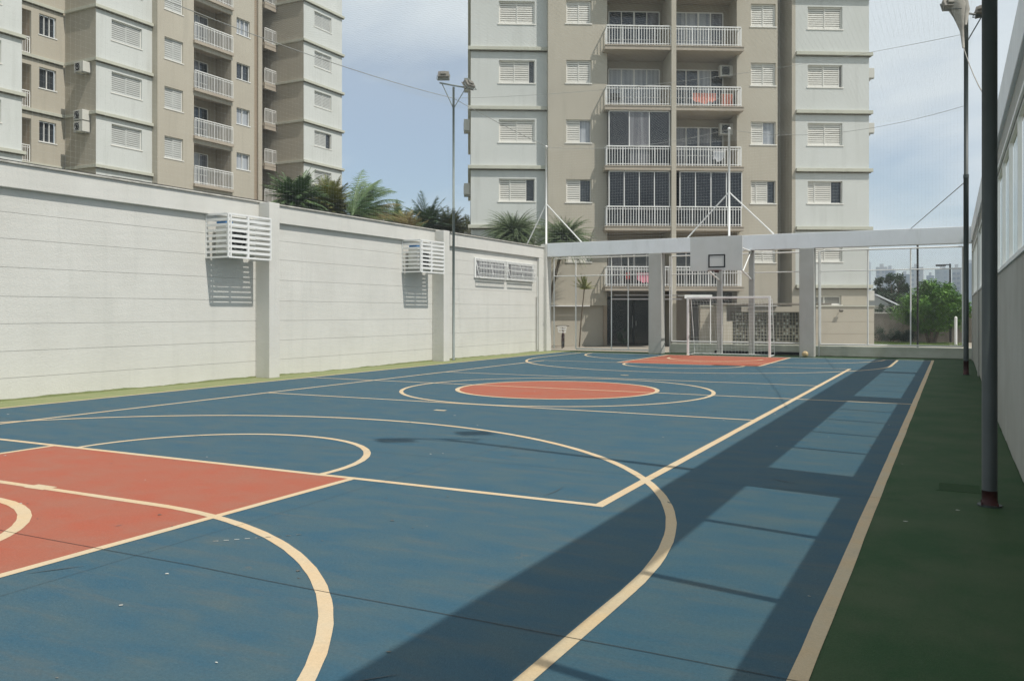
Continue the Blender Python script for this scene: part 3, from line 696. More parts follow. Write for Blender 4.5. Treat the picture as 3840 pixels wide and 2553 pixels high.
# ground floor: plinth, entrance, dark strip windows, canopies
MB().panel(0, 6.62, 0, 1.95, -.25, []).quad((0, -.25, 0), (0, -.25, 1.95), (0, 0, 1.95), (0, 0, 0)).build('plinth', BEIGE, mt)
def plinth(x0, x1, y):
    m = MB()
    for a, b in ((0, .55), (.562, 1.15), (1.162, 1.90)): m.box(x0, x1, y, y+.3, a, b)
    m.build('plinth', BEIGE, mt)
    MB().box(x0+.002, x1-.002, y+.015, y+.29, .001, 1.89).build('plinth_joint', BROWN, mt)
    MB().box(x0-.03, x1+.03, y-.05, y+.32, 1.901, 1.96).build('plinth_cap', LEDGE, mt)
plinth(11.0, 13.0, -1.2); plinth(16.6, 19.95, -.35)
MB().box(13.0, 16.6, -.45, -.2, 0, 1.9).build('plinth', BEIGE, mt)
MB().box(.03, 3.74, -.30, -.255, 1.901, 1.955).build('plinth_cap', LEDGE, mt)
for x0, x1, y in ((3.75, 5.85, -.45), (13.72, 14.95, -.45), (16.74, 18.50, 0)): pass
window(mt, 16.74, 18.45, 1.99, 2.45, -.0, ('cc',))
window(mt, 13.72, 14.95, 1.98, 2.42, -.52, ('cc',))
MB().panel(16.12, 19.86, 1.9, 2.82, .0, [(16.74, 18.45, 1.99, 2.45)]).build('ground_wall', BEIGE, mt)
window(mt, 3.4, 5.7, 1.96, 2.40, -.52, ('g', 'd', 2))
# entrance
MB().box(6.62, 9.6, .6, .7, 0, 2.30).build('entrance_back', DGLASS, mt)
e = MB().box(6.70, 6.76, .4, .5, 0, 2.30).box(9.50, 9.56, .4, .5, 0, 2.30).box(6.70, 9.56, .4, .5, 2.24, 2.30).box(8.09, 8.13, .42, .5, 0, 2.24).build('entrance_frame', BLACK, mt)
MB().tube([(8.02, .38, .85), (8.02, .38, 1.45)], .015, 6).tube([(8.20, .38, .95), (8.20, .38, 1.2)], .02, 6).build('door_handle', GALV, e)
MB().box(6.62, 9.6, -2.6, -.2, 2.40, 2.43).box(6.45, 9.75, -2.64, -2.58, 2.20, 2.26).build('glass_canopy', mat('smoked_canopy', (.22, .21, .21), .3), mt)
MB().box(6.45, 6.62, -.44, .58, 0, 2.4).build('entrance_jamb', BROWN, mt)
MB().box(9.86, 11.0, .5, .6, 0, 2.6).build('passage_wall', BROWN, mt)
MB().box(10.95, 13.0, .3, .4, 1.9, 2.6).build('dark_strip_window', DGLASS, mt)
MB().box(9.9, 11.2, -2.5, -1.3, 2.38, 2.43).box(9.9, 11.2, -2.52, -2.5, 2.26, 2.40).box(11.12, 11.16, -2.45, -2.41, 0, 2.38).build('porch_canopy', WHITE, mt)
# breeze block shelter with slab roof
bb = thing('breeze_block_screen', 'dark green breeze block screen under a flat slab roof beside the tower', 'screen wall', (-20.89+cos(A)*11.75+sin(A)*2.3, 36.11+sin(A)*11.75-cos(A)*2.3, 0), A)
MB().box(-.1, 5.1, -.25, 1.3, 1.96, 2.05).build('roof_slab', CONC, bb, bevel=.01)
MB().box(.0, .16, -.1, 1.3, 0, 1.959).build('side_wall', BEIGE, bb)
MB().box(.17, .45, -.08, .1, 0, 1.2).build('meter_box', BEIGE, bb)
MB().box(.55, 4.0, .30, .36, .1, 1.62).build('backing', BLACK, bb)
b_ = MB()
nx, nz = 23, 10
for i in range(nx+1): b_.box(.55+i*.15-.022, .55+i*.15+.022, .20, .30, .1, 1.62)
for j in range(nz+1): b_.box(.55, 4.0, .195, .30, .1+j*.152-.022, .1+j*.152+.022)
b_.build('block_lattice', BLOCK, bb)
b_ = MB()
for i in range(nx):
    for j in range(nz):
        if (i % 5 in (1, 2) and j % 3 == 0) or random.random() < .12: b_.box(.56+i*.15+.03, .56+i*.15+.11, .22, .29, .1+j*.152+.035, .1+j*.152+.12)
b_.build('pale_blocks', BLOCKL, bb)
# wall lamps on the plinth
for x, y, lab in ((12.1, -1.25, 'small spotlight on the beige plinth left of the breeze block screen'), (18.2, -.40, 'small spotlight on the beige plinth near the right corner of the tower')):
    p = Vector((-20.89, 36.11, 0))+Matrix.Rotation(A, 3, 'Z') @ Vector((x, y, 1.72))
    t = thing('wall_spotlight', lab, 'spotlight', p, A, 'spotlights on the tower plinth')
    MB().tube([(0, 0, 0), (0, -.10, 0)], .02, 6).build('bracket', GALV, t)
    Mx = Matrix.Translation((0, -.14, -.02)) @ Matrix.Rotation(R(30), 4, 'X')
    MB().box(-.09, .09, -.05, .05, -.06, .06, Mx).build('head', LAMPD, t, bevel=.01)

def ac_unit(p, rz, label, group, w=.78, h=.55, d=.34):
    t = thing('air_conditioner', label, 'air conditioner', p, rz, group)
    MB().box(-w/2, w/2, -d, -.05, 0, h).build('casing', mat('ac_casing', (.56, .55, .50), .6) if 'ac_casing' not in MAT else MAT['ac_casing'], t, bevel=.015)
    MB().ring((-w*.12, -d-.006, h/2), (0, 1, 0), h*.38, .01, 20, 5).ring((-w*.12, -d-.006, h/2), (0, 1, 0), h*.2, .008, 16, 5).build('fan_guard', GALV, t)
    MB().box(-w*.36, w*.12, -d-.004, -d, .07, h-.07).build('fan_grille', BLACK, t)
    MB().box(-w/2+.08, -w/2+.12, -d, 0, -.04, 0).box(w/2-.12, w/2-.08, -d, 0, -.04, 0).build('bracket', GALV, t)
def mainp(x, y, z): return Vector((-20.89, 36.11, 0))+Matrix.Rotation(A, 3, 'Z') @ Vector((x, y, z))
for z, yy, o, lab in ((13.2, 3.0, .0, 'uppermost'), (10.62, 1.0, 0, 'second highest'), (7.45, 1.0, 0, 'third highest'), (5.3, 3, 0, 'lowest')):
    ac_unit(mainp(-.0, yy, z), A-pi/2, '%s air conditioner on the left side wall of the facing tower' % lab, 'air conditioners on the tower side walls')
for z, yy, lab in ((13.35, .42, 'upper'), (10.6, .42, 'middle'), (2.2, .42, 'lowest')):
    ac_unit(mainp(19.86, yy, z), A+pi/2, '%s air conditioner on the right side wall of the facing tower' % lab, 'air conditioners on the tower side walls', .6, .5, .34)
ac_unit(mainp(12.75, .5, LV[3]+1.85), A, 'white air conditioner hung in the balcony with the salmon towel', 'air conditioners on balconies')
ac_unit(mainp(12.75, .5, LV[4]+1.85), A, 'white air conditioner hung in the balcony with the white washing', 'air conditioners on balconies')

def cloth(name, label, x0, x1, zt, drop, y, m, seed=0):
    t = thing(name, label, 'laundry', mainp((x0+x1)/2, y, zt), A, 'laundry on the balconies')
    rr = random.Random(seed); n = 12; hw = (x1-x0)/2; mb = MB(); rows = 5
    i0 = len(mb.v)
    dd = [drop*(1-.35*abs(2*k/n-1)**1.5)*rr.uniform(.82, 1.05) for k in range(n+1)]
    for r_ in range(rows+1):
        for k in range(n+1): mb.v.append((-hw+2*hw*k/n*(1), .03*sin(k*1.9)*(r_/rows)-.01, -dd[k]*r_/rows))
    for r_ in range(rows):
        for k in range(n): a = i0+r_*(n+1)+k; mb.f.append((a, a+1, a+n+2, a+n+1))
    o = mb.build('cloth', m, t); s_ = o.modifiers.new('thick', 'SOLIDIFY'); s_.thickness = .012
    MB().tube([(-hw-.1, -.01, .0), (hw+.1, -.01, .0)], .008, 5).build('drying_bar', WHITE, t)
cloth('towel', 'salmon pink towel drying behind the railing on the right balcony', 10.72, 11.85, LV[3]+.72, .55, -.88, PINK, 1)
cloth('towel', 'white washing hanging behind the railing of the balcony above the dark glazing', 11.7, 12.25, LV[4]+.82, .55, -.88, CLOTHW, 2)
cloth('towel', 'bright pink cloth drying on the lowest left balcony above the entrance', 8.0, 9.0, LV[6]+.70, .55, -.88, ROSE, 3)
cloth('towel', 'small red cloth drying beside the bright pink cloth', 7.45, 7.65, LV[6]+.72, .42, -.88, REDC, 4)

def boxy(name, label, cat, x, y, z, parts):
    t = thing(name, label, cat, mainp(x, y, z), A)
    for nm, m_, bx in parts:
        m = MB()
        for q in bx: m.box(*q)
        m.build(nm, m_, t)
boxy('chair', 'small dark chair standing on the left balcony one floor above the tall glazing', 'chair', 7.0, -.6, LV[3]+.04, [
    ('seat', BLACK, [(-.22, .22, -.22, .22, .40, .44)]), ('backrest', BLACK, [(-.22, .22, .19, .22, .5, .75)]),
    ('leg', BLACK, [(-.22, -.18, -.22, -.18, 0, .4)]), ('leg', BLACK, [(.18, .22, -.22, -.18, 0, .4)]), ('leg', BLACK, [(-.22, -.18, .18, .22, 0, .5)]), ('leg', BLACK, [(.18, .22, .18, .22, 0, .5)])])
boxy('cabinet', 'reddish brown cabinet on the right balcony beside the salmon towel', 'cabinet', 12.55, -.2, LV[3]+.04, [
    ('body', SLAB, [(-.3, .3, -.2, .2, 0, .8)]), ('door', RED, [(-.28, -.01, -.215, -.2, .04, .77)]), ('door', RED, [(.01, .28, -.215, -.2, .04, .77)])])

# ------------------------------------------------------------------ left tower
lt = thing('apartment_tower', 'white and beige apartment tower rising behind the cream left wall', 'building', (-41.3, 30.85, 0), pi/2)
LW = [23.93, 21.04, 18.15, 15.26, 12.37, 9.48, 6.59]
ZT2 = 28.5
ho = lambda x0, x1, a, b: [(x0, x1, L_+a, L_+b) for L_ in LW]
wA = ho(.97, 2.95, 1.40, 2.55); b1 = ho(4.15, 5.5, 1.18, 2.45); b2 = ho(9.79, 10.95, 1.38, 2.42); bo = [(6.32, 9.35, L_-.02, L_+2.40) for L_ in LW]
wB = ho(17.85, 19.75, 1.40, 2.52); rB = ho(-1.5, -.52, 1.40, 2.52); rO = [(-2.75, -1.95, L_+.15, L_+2.5) for L_ in LW]; wZ = ho(-7.0, -5.2, 1.4, 2.5)
MB().panel(0, 3.65, 0, ZT2, 0, wA).build('wing_wall', WING, lt)
MB().quad((0, 0, 0), (0, 0, ZT2), (0, 2.6, ZT2), (0, 2.6, 0)).build('wing_side_wall', BEIGE, lt)
MB().panel(3.65, 11.35, 0, ZT2, -.45, b1+b2+bo, .12).quad((3.65, -.45, 0), (3.65, -.45, ZT2), (3.65, 0, ZT2), (3.65, 0, 0)).quad((11.35, -.45, 0), (11.35, 2.9, 0), (11.35, 2.9, ZT2), (11.35, -.45, ZT2)).build('facade_wall', BEIGE, lt)
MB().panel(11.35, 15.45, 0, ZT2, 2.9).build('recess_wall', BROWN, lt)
MB().box(15.05, 15.45, 2.75, 2.899, 0, ZT2).build('recess_pier', BEIGE, lt)
MB().panel(16.68, 21.0, 0, ZT2, 0, wB).build('wing_wall', WING, lt)
MB().quad((16.68, 0, 0), (16.68, 0, ZT2), (16.68, 4.5, ZT2), (16.68, 4.5, 0)).build('wing_side_wall', BEIGE, lt)
MB().quad((21.0, 0, 0), (21.0, 10, 0), (21.0, 10, ZT2), (21.0, 0, ZT2)).quad((-9, .01, ZT2), (21, .01, ZT2), (21, 10, ZT2), (-9, 10, ZT2)).build('end_wall', WING, lt)
MB().panel(-4.15, 0, 0, ZT2, 2.6, rB+rO, .14).build('recess_facade_wall', BEIGE, lt)
MB().panel(-9, -4.15, 0, ZT2, 0, wZ).quad((-4.15, 0, 0), (-4.15, 2.6, 0), (-4.15, 2.6, ZT2), (-4.15, 0, ZT2)).build('wing_wall', WING, lt)
MB().box(6.2, 9.45, .9, 1.0, 0, ZT2).build('balcony_back_wall', CEIL, lt)
MB().quad((6.32, -.33, 0), (6.32, -.33, ZT2), (6.32, .9, ZT2), (6.32, .9, 0)).quad((9.35, -.33, 0), (9.35, .9, 0), (9.35, .9, ZT2), (9.35, -.33, ZT2)).build('balcony_side_wall', CEIL, lt)
MB().box(15.45, 16.679, 4.2, 4.3, 0, ZT2).box(15.3, 15.449, 2.9, 4.2, 0, ZT2).build('balcony_back_wall', CEIL, lt)
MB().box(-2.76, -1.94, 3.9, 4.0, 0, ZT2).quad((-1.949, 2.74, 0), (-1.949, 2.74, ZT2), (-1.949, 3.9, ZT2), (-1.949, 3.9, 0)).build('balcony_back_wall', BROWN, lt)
sA = [('cc',)]*7; sA2 = [('cc',), ('cc',), ('cc',), ('cc',), ('cc',), ('cc',), ('cc',)]
sB = [('cc',), ('cc',), ('cc',), ('o', .99, 1, 'c', .5), ('o', .72, 1, 'k', .35), ('cc',), ('cc',)]
sb2 = [('g', 'k', 2), ('g', 'c', 2), ('o', .01, .99, 'c', 0), ('g', 'k', 2), ('g', 'c', 2), ('g', 'c', 2), ('g', 'k', 2)]
sb2[2] = ('g', 'c', 3)
for k, L_ in enumerate(LW):
    window(lt, *wA[k], 0, ('cc',)); window(lt, *b1[k], -.45, ('cc',)); window(lt, *b2[k], -.45, sb2[k]); window(lt, *wB[k], 0, sB[k]); window(lt, *wZ[k], 0, ('cc',))
    window(lt, *rB[k], 2.6, ('g', 'k', 3 if k % 2 else 2))
    for x0, x1, y0, y1 in ((-.13, 3.64, -.17, -.001), (-4.15, -.13, 2.47, 2.599), (-9, -4.02, -.17, -.001), (16.55, 21.13, -.17, -.001)):
        m = MB().box(x0, x1, y0, y1, L_, L_+.17)
        if x0 == -.13: m.box(-.13, -.001, 0, 2.46, L_, L_+.17)
        if x0 == -9: m.box(-4.149, -4.02, 0, 2.46, L_, L_+.17)
        if x0 > 16: m.box(16.55, 16.679, 0, 4.2, L_, L_+.17).box(21.001, 21.13, 0, 9, L_, L_+.17)
        m.build('ledge', LEDGE, lt, bevel=.01)
        MB().box(max(x0, -9)+.06, x1-.02, y0+.08, y1-.001, L_-.05, L_-.001).build('ledge_shade_strip', LEDGE_SHADE, lt)  # painted shadow line under this ledge, added as a dark strip
    sl = MB().box(6.25, 9.42, -.62, .9, L_-.24, L_-.06).build('balcony', SLAB, lt, bevel=.008)
    railing(sl, 6.3, 9.36, -.56, L_-.06, L_+1.02)
    door(lt, 6.5, 8.6, L_-.06, L_+2.15, .89, 3, ('kdk', 'dkk', 'ccd')[k % 3])
    sl = MB().box(15.46, 16.67, 2.5, 4.2, L_-.22, L_-.04).box(15.46, 16.67, 2.52, 2.64, L_-.48, L_-.221).build('balcony', SLAB, lt)
    railing(sl, 15.5, 16.64, 2.56, L_-.04, L_+1.0)
    sl = MB().box(-2.75, -1.96, 2.75, 3.9, L_-.05, L_+.10).build('balcony', SLAB, lt)
    railing(sl, -2.73, -1.98, 2.70, L_+.17, L_+1.1)
# air conditioners on the side wall of the near wing
for X, z, lab in ((-42.05, 14.62, 'highest of the three air conditioners on the shaded side of the left tower'), (-42.1, 12.02, 'middle one of three air conditioners on the shaded side of the left tower'), (-42.1, 11.40, 'lowest of three air conditioners on the shaded side of the left tower')):
    ac_unit((X, 30.84, z), 0, lab, 'air conditioners on the left tower', .75, .56, .5)

# ------------------------------------------------------------------ vegetation
def frond(mb, base, d, length, droop, lw=.28, nleaf=22, width=.035, rr=random, sag=0):
    base = Vector(base); d = Vector(d).normalized()
    pts = []; p = base.copy(); dd = d.copy(); n = 10; st = length/n
    for k in range(n+1):
        pts.append(p.copy()); p = p+dd*st; dd = (dd+Vector((0, 0, -droop*st*(.5+k/n)))).normalized()
    mb.tube(pts, [.022*(1-.8*k/n) for k in range(n+1)], 3, False)
    for k in range(nleaf):
        f = .12+.88*k/(nleaf-1); i = min(n-1, int(f*n)); q = pts[i].lerp(pts[i+1], f*n-i)
        tang = (pts[i+1]-pts[i]).normalized(); side = tang.cross(Vector((0, 0, 1)))
        if side.length < .1: side = Vector((1, 0, 0))
        side.normalize()
        ll = lw*(sin(pi*min(1, f*.95+.08))**.6)*rr.uniform(.8, 1.15)
        for s_ in (1, -1):
            e = q+(side*s_*.75+tang*.75+Vector((0, 0, rr.uniform(-.35, .2)-sag))).normalized()*ll
            w = tang*width
            mb.tri(q-w, q+w, e)
def palm(label, base, h, n, length, m, lw, up=.5, group='palms behind the cream wall', droop=.5, seed=1, nleaf=22, lean=(0, 0), tr=.14, wid=.018):
    rr = random.Random(seed)
    t = thing('palm_tree', label, 'palm tree', base, 0, group)
    MB().tube([(0, 0, 0), (lean[0]*.4, lean[1]*.4, h*.5), (lean[0], lean[1], h)], [tr, tr*.8, tr*.7], 10).build('trunk', WOOD, t)
    mb = MB()
    for k in range(n):
        a = 2.4*k+rr.uniform(-.3, .3); e = up+rr.uniform(-.85, .95)
        frond(mb, (lean[0], lean[1], h), (cos(a)*cos(e), sin(a)*cos(e), sin(e)), length*rr.uniform(.6, 1.15), droop, lw, nleaf, wid, rr, .15)
    mb.build('crown', m, t)
    return t
palm('dense dark green palm crown in front of the left tower', (-24, 27.2, 0), 6.2, 190, 1.45, PALMD, .36, .35, seed=3, droop=.6, nleaf=34)
palm('olive yellow palm crown just right of the dark palm', (-24, 29.3, 0), 6.1, 170, 1.4, PALMO, .38, .55, seed=5, droop=.55, nleaf=34)
w_ = thing('palm_tree', 'windblown palm with long fronds sweeping right above the cream wall', 'palm tree', (-22.3, 28.6, 0), 0, 'palms behind the cream wall')
MB().tube([(0, 0, 0), (0, 0, 5.45)], [.15, .10], 10).build('trunk', WOOD, w_)
mb = MB(); rr = random.Random(11)
for k in range(26):
    frond(mb, (0, 0, 5.5), (.1+rr.uniform(-.5, .5), .9+rr.uniform(-.5, .3), rr.uniform(.35, 1.7)), rr.uniform(1.8, 3.0), .46, .62, 60, .016, rr, .35)
mb.build('crown', PALMD, w_)
mb = MB()
for k in range(24): frond(mb, (0, .1, 5.35), (rr.uniform(-.5, .5), 1.0, rr.uniform(-.05, .85)), rr.uniform(1.8, 3.1), .36, .60, 60, .016, rr, .35)
mb.build('dry_fronds', PALMT, w_)
palm('bluish green palm left of the grey floodlight pole', (-24, 37.1, 0), 6.05, 90, 1.7, PALMD, .42, .45, seed=8, droop=.6, nleaf=34)
palm('low olive palm crown at the foot of the grey floodlight pole', (-23.5, 38.3, 0), 5.8, 130, 1.4, PALMO, .38, .5, seed=9, droop=.55, nleaf=32)
palm('small palm with one tall spear leaf among the palms', (-24.2, 34.7, 0), 5.5, 80, 1.5, PALMD, .38, .8, seed=10, droop=.5, nleaf=32)
palm('tan tinged low palm behind the wall coping', (-22.8, 33.2, 0), 5.15, 90, 1.35, PALMT, .36, .5, seed=12, droop=.45, nleaf=30)
palm('olive palm tips showing right of the grey floodlight pole', (-24, 41.3, 0), 5.5, 60, 1.8, PALMO, .42, .35, seed=14, droop=.55, nleaf=32)
palm('spiky green yucca crown in front of the facing tower, left of the corner mast', (-18.6, 36.2, 0), 5.25, 560, 1.6, YUCC, .20, .2, 'yuccas behind the far beam', .75, 21, 20, tr=.09, wid=.011)
palm('spiky green yucca crown right of the corner mast', (-17.2, 36.4, 0), 4.95, 540, 1.5, YUCC, .20, .2, 'yuccas behind the far beam', .75, 22, 20, lean=(1.15, 0), tr=.09, wid=.011)
palm('slender forked yucca stem behind the open gate', (-15.5, 36.9, 0), 2.7, 40, .7, PALMO, .10, .9, 'yuccas behind the far beam', .3, 23, 18, lean=(.25, 0), tr=.035)

def leafy(name, label, base, cz, rad, nclump, nleaf, size, m, trunk_h, group=None, seed=1, tr=.09, multi=1):
    rr = random.Random(seed)
    t = thing(name, label, 'tree' if 'tree' in name else 'shrub', base, 0, group)
    tb = MB()
    cl = []
    for k in range(nclump):
        while True:
            v = Vector((rr.uniform(-1, 1), rr.uniform(-1, 1), rr.uniform(-1, 1)))
            if .35 < v.length < 1: break
        cl.append(Vector((v.x*rad[0], v.y*rad[1], cz+v.z*rad[2])))
    for s_ in range(multi):
        a = 2*pi*s_/multi; o = Vector((cos(a), sin(a), 0))*(.12 if multi > 1 else 0)
        tb.tube([o, o*2.5+Vector((0, 0, trunk_h))], [tr, tr*.7], 8)
        for k in range(s_, min(nclump, 18), multi): tb.tube([o*2.5+Vector((0, 0, trunk_h*.95)), cl[k]*.5+Vector((0, 0, trunk_h*.5)), cl[k]], [tr*.5, tr*.3, tr*.1], 5)
    tb.build('trunk', WOOD, t)
    mb = MB()
    for c_ in cl:
        r = rr.uniform(.18, .42)*max(rad)*.75
        for k in range(nleaf):
            v = Vector((rr.gauss(0, 1), rr.gauss(0, 1), rr.gauss(0, .8))).normalized()*r*rr.random()**.45
            p = c_+v; a = Vector((rr.uniform(-1, 1), rr.uniform(-1, 1), rr.uniform(-.6, .6))).normalized(); b = a.cross(Vector((rr.uniform(-1, 1), rr.uniform(-1, 1), 1))).normalized()
            s1 = size*rr.uniform(.6, 1.3)
            mb.quad(p-a*s1, p+b*s1*.5, p+a*s1, p-b*s1*.5)
    mb.build('crown', m, t)
    return t
leafy('broadleaf_tree', 'bright green bushy tree growing beyond the far fence on the right', (-1.0, 50, 0), 1.80, (1.75, 1.5, 1.35), 135, 200, .07, TREEL, .6, seed=2, multi=4)
leafy('broadleaf_tree', 'dark grey green tree behind the bright bushy tree', (-3.35, 60, 0), 2.9, (1.25, 1.0, 1.25), 44, 150, .10, TREED, 1.2, seed=4)
leafy('shrub', 'low dark hedge row at the foot of the stained concrete wall', (-2.9, 51.4, 0), .32, (1.4, .35, .32), 22, 110, .06, TREED, .1, seed=6, tr=.03)
leafy('shrub', 'small clipped bush showing over the stained concrete wall', (-3.1, 54.5, 0), 1.75, (1.0, .5, .38), 16, 120, .07, TREED, 1.0, seed=16, tr=.04)
leafy('shrub', 'small green plant at the left jamb of the entrance door', (-14.0, 38.6, 0), .45, (.2, .2, .45), 10, 70, .06, TREED, .2, seed=18, tr=.02)
gr = MB(); rr = random.Random(4)
for k in range(9000):
    x, y = rr.uniform(-4.4, .6), rr.uniform(45.5, 51.5)
    if x > -.2 and rr.random() < .5: continue
    h = rr.uniform(.02, .07); a = rr.random()*6; gr.tri((x-.012*cos(a), y-.012*sin(a), -.012), (x+.012*cos(a), y+.012*sin(a), -.012), (x+rr.uniform(-.03, .03), y+rr.uniform(-.03, .03), h))
o = gr.build('grass', GRASS); o['kind'] = 'stuff'; o['label'] = 'short green grass strip in front of the stained concrete wall'; o['category'] = 'grass'

# ------------------------------------------------------------------ background right
t = thing('concrete_wall', 'stained concrete boundary wall beyond the far fence', 'wall', (-1.2, 52.3, 0))
MB().box(-3.1, 3.0, 0, .18, 0, 1.56).build('wall', CONC, t); MB().box(-3.12, 3.02, -.03, .21, 1.561, 1.63).build('coping', WALLW, t)
t = thing('shed', 'small white shed with sloping pale roof behind the concrete wall', 'shed', (-4.3, 55, 0))
MB().box(-2, 1.1, 0, 3, 0, 2.02).build('wall', WALLW, t)
MB().prism([(-2.2, 2.75), (.1, 2.66), (1.35, 2.05), (1.35, 2.10), (.1, 2.74), (-2.2, 2.83)][:6], -.15, 3.1).prism([(-2.2, 2.02), (1.15, 2.02), (.1, 2.65), (-2.2, 2.74)], -.05, 3).build('roof', ROOFM, t)
MB().box(-1.2, -.4, -.03, 0, 1.3, 1.8).build('window', GLASSG, t)
t = thing('street_lamp', 'dark lamp post with a flat lantern arm behind the bright tree', 'street lamp', (-.12, 52.0, 0))
MB().tube([(0, 0, 0), (-.02, 0, 4.25)], [.06, .045], 10).build('post', BLACK, t); MB().tube([(-.02, 0, 4.2), (-.3, 0, 4.2)], .03, 6).build('arm', BLACK, t)
MB().box(-.72, -.22, -.12, .12, 4.13, 4.22).build('lantern', BLACK, t, bevel=.02)
t = thing('thin_pole', 'thin black pole standing just behind the right mesh fence', 'pole', (-1.17, 35.2, 0))
MB().tube([(0, 0, .02), (0, 0, 4.15)], .035, 8).build('shaft', BLACK, t); MB().tube([(0, 0, 0), (0, 0, .05)], .09, 10).build('foot', BLACK, t)
t = thing('bollard', 'short white post right of the bright tree', 'post', (.12, 47.5, 0))
MB().tube([(0, 0, 0), (0, 0, 1.35)], .07, 10).build('shaft', WHITE, t); MB().sphere((0, 0, 1.35), .07).build('cap', WHITE, t)
rr = random.Random(33)
xx = -62.0; idx = 0
while xx < 30:
    w = rr.uniform(4.0, 8.5); h = rr.choice((28, 30, 31, 33, 34, 30))*rr.uniform(.91, 1.0); yy = rr.uniform(560, 640)
    side = ['slate', 'grey', 'cream'][idx % 3]
    t = thing('distant_tower', 'hazy pale distant apartment block on the skyline beyond the concrete wall', 'building', (xx+w/2, yy, 0), 0, 'distant apartment blocks on the skyline')
    MB().box(-w/2, w/2, 0, 14, 0, h).build('wall', TOWF[{'slate': 1, 'grey': 0, 'cream': 2}[side]], t)
    m = MB(); nf = int(h/3)
    for f in range(1, nf):
        for cxx in (-.33, .12): m.box(w*cxx-.5, w*cxx+1.0, -.1, 0, f*3+.9, f*3+2.3)
    m.build('window_bands', TOWF[1], t)
    MB().box(-w*.2, w*.15, 3, 8, h, h+2.2).build('roof_tank', TOWF[2], t)
    xx += w+rr.uniform(.2, 1.6); idx += 1

# bicycle behind the gate, seen from the front
bk = thing('bicycle', 'parked bicycle with white wire basket behind the open gate', 'bicycle', (-15.62, 35.2, 0), R(20))
for y in (0, 1.02):
    wh = MB().ring((0, y, .33), (1, 0, 0), .32, .02, 28, 6).build('wheel', BLACK, bk)
    s_ = MB()
    for k in range(10): s_.tube([(0, y, .33), (0, y+.31*cos(k*pi/5), .33+.31*sin(k*pi/5))], .002, 3, False)
    s_.build('spokes', GALV, wh)
MB().tube([(0, 0, .33), (0, .12, .72), (0, .14, .95)], .018, 6).tube([(0, .14, .80), (0, .48, .32), (0, .78, .80)], .018, 6).tube([(0, .14, .86), (0, .74, .72)], .018, 6).tube([(0, .48, .32), (0, 1.02, .33), (0, .76, .74)], .012, 6).build('frame', RUST, bk)
MB().tube([(-.30, .22, 1.0), (-.18, .12, 1.02), (.18, .12, 1.02), (.30, .22, 1.0)], .014, 6).build('handlebar', BLACK, bk)
MB().box(-.08, .08, .66, .92, .84, .89).build('saddle', BLACK, bk, bevel=.02)
b_ = MB()
for z, r in ((.98, .20), (.86, .185), (.72, .165)): b_.tube([(r*cos(a), -.10+.14*sin(a), z) for a in [2*pi*i/20 for i in range(21)]], .010, 5)
for i in range(14): a = 2*pi*i/14; b_.tube([(.2*cos(a), -.1+.14*sin(a), .98), (.165*cos(a), -.1+.14*sin(a), .72)], .005, 4)
b_.build('basket', WHITE, bk)
# small tiled awning left of the entrance
aw = thing('door_awning', 'small dark awning on the beige ground floor wall behind the open gate', 'awning', mainp(3.2, -.25, 0), A)
MB().prism([(-.9, 2.02), (.55, 2.02), (.55, 2.10), (-.9, 2.16)], -.75, 0).build('slab', CONC, aw)
MB().box(-.8, .1, -.04, 0, .0, 1.9).build('door', BROWN, aw)

# ------------------------------------------------------------------ air
hz = MB().box(-800, 800, -200, 1000, -1.2, 60).build('haze', JOINT); hz['kind'] = 'stuff'; hz['label'] = 'thin pale air that fades the far skyline'; hz['category'] = 'haze'
hm = bpy.data.materials.new('thin_haze'); hm.use_nodes = True; hm.node_tree.nodes.clear()
ho_ = hm.node_tree.nodes.new('ShaderNodeOutputMaterial'); pv = hm.node_tree.nodes.new('ShaderNodeVolumePrincipled')
pv.inputs['Color'].default_value = (.74, .87, 1.0, 1); pv.inputs['Density'].default_value = .0006
hm.node_tree.links.new(pv.outputs[0], ho_.inputs['Volume']); hz.data.materials.clear(); hz.data.materials.append(hm)

# ------------------------------------------------------------------ sky, sun, camera
W_ = bpy.data.worlds.new('World'); S.world = W_; W_.use_nodes = True
N = W_.node_tree.nodes; Lk = W_.node_tree.links
bg = N['Background']
sky = N.new('ShaderNodeTexSky'); sky.sky_type = 'NISHITA'; sky.sun_disc = False
EL, AZ = R(56.6), R(100.4)
sky.sun_elevation = EL; sky.sun_rotation = AZ; sky.air_density = 1.0; sky.dust_density = .7; sky.ozone_density = 1.5
tc = N.new('ShaderNodeTexCoord')
sep = N.new('ShaderNodeSeparateXYZ'); Lk.new(tc.outputs['Generated'], sep.inputs[0])
# project direction on a cloud layer
mz = N.new('ShaderNodeMath'); mz.operation = 'MAXIMUM'; mz.inputs[1].default_value = .0; Lk.new(sep.outputs['Z'], mz.inputs[0])
ad = N.new('ShaderNodeMath'); ad.operation = 'ADD'; ad.inputs[1].default_value = .22; Lk.new(mz.outputs[0], ad.inputs[0])
dv = N.new('ShaderNodeVectorMath'); dv.operation = 'SCALE'; 
inv = N.new('ShaderNodeMath'); inv.operation = 'DIVIDE'; inv.inputs[0].default_value = 1; Lk.new(ad.outputs[0], inv.inputs[1])
Lk.new(tc.outputs['Generated'], dv.inputs[0]); Lk.new(inv.outputs[0], dv.inputs['Scale'])
ns = N.new('ShaderNodeTexNoise'); ns.inputs['Scale'].default_value = 1.15; ns.inputs['Detail'].default_value = 7; ns.inputs['Roughness'].default_value = .5; ns.inputs['Distortion'].default_value = .35
mpp = N.new('ShaderNodeMapping'); mpp.inputs['Location'].default_value = (.35, 2.2, 0); Lk.new(dv.outputs[0], mpp.inputs['Vector']); Lk.new(mpp.outputs[0], ns.inputs['Vector'])
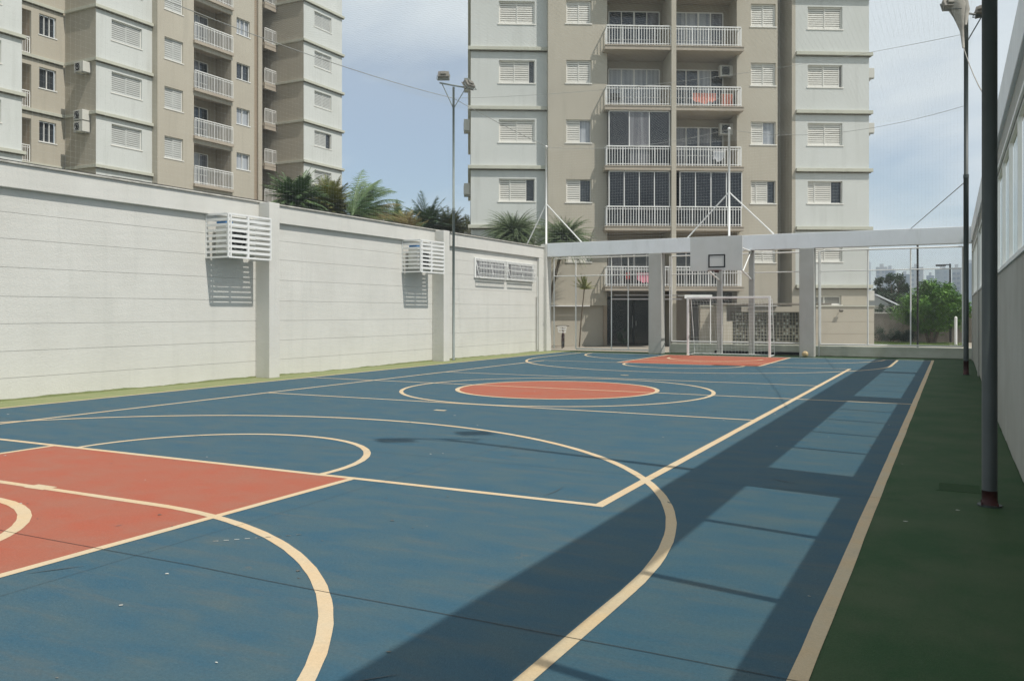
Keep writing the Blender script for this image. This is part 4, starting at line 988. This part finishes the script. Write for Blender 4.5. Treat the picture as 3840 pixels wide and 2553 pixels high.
rp = N.new('ShaderNodeValToRGB'); rp.color_ramp.elements[0].position = .40; rp.color_ramp.elements[1].position = .62
Lk.new(ns.outputs['Fac'], rp.inputs['Fac'])
# more cloud higher up
mr = N.new('ShaderNodeMapRange'); mr.inputs['From Min'].default_value = .05; mr.inputs['From Max'].default_value = .38; mr.inputs['To Min'].default_value = .02; mr.inputs['To Max'].default_value = .95
Lk.new(sep.outputs['Z'], mr.inputs['Value'])
mm = N.new('ShaderNodeMath'); mm.operation = 'MULTIPLY'; Lk.new(rp.outputs['Color'], mm.inputs[0]); mm.inputs[1].default_value = .75
m2 = N.new('ShaderNodeMath'); m2.operation = 'MULTIPLY_ADD'; Lk.new(mr.outputs[0], m2.inputs[0]); m2.inputs[1].default_value = .62; Lk.new(mm.outputs[0], m2.inputs[2]); m2.use_clamp = True
mx = N.new('ShaderNodeMix'); mx.data_type = 'RGBA'; Lk.new(m2.outputs[0], mx.inputs['Factor']); Lk.new(sky.outputs[0], mx.inputs['A']); mx.inputs['B'].default_value = (6.3, 6.9, 7.25, 1)
Lk.new(mx.outputs['Result'], bg.inputs['Color']); bg.inputs['Strength'].default_value = .118

sun = bpy.data.lights.new('sun', 'SUN'); sun.energy = 4.1; sun.angle = R(.55); sun.color = (1, .955, .885)
so = bpy.data.objects.new('sun', sun); C.objects.link(so)
to_sun = Vector((cos(EL)*sin(AZ), cos(EL)*cos(AZ), sin(EL)))
so.rotation_euler = to_sun.to_track_quat('Z', 'Y').to_euler(); so.location = (10, 0, 30)

cam = bpy.data.cameras.new('camera'); co = bpy.data.objects.new('camera', cam); C.objects.link(co); S.camera = co
co.location = (0, 0, 1.6); co.rotation_euler = (pi/2, 0, .4763)
cam.sensor_width = 36; cam.lens = 36*3205.5/3840; cam.shift_y = -(1276.5-1172.7)/3840
cam.clip_start = .05; cam.clip_end = 5000
S.view_settings.view_transform = 'Standard'; S.view_settings.look = 'None'; S.view_settings.exposure = -.05; S.view_settings.gamma = 1
S.render.resolution_x = 1024; S.render.resolution_y = 680
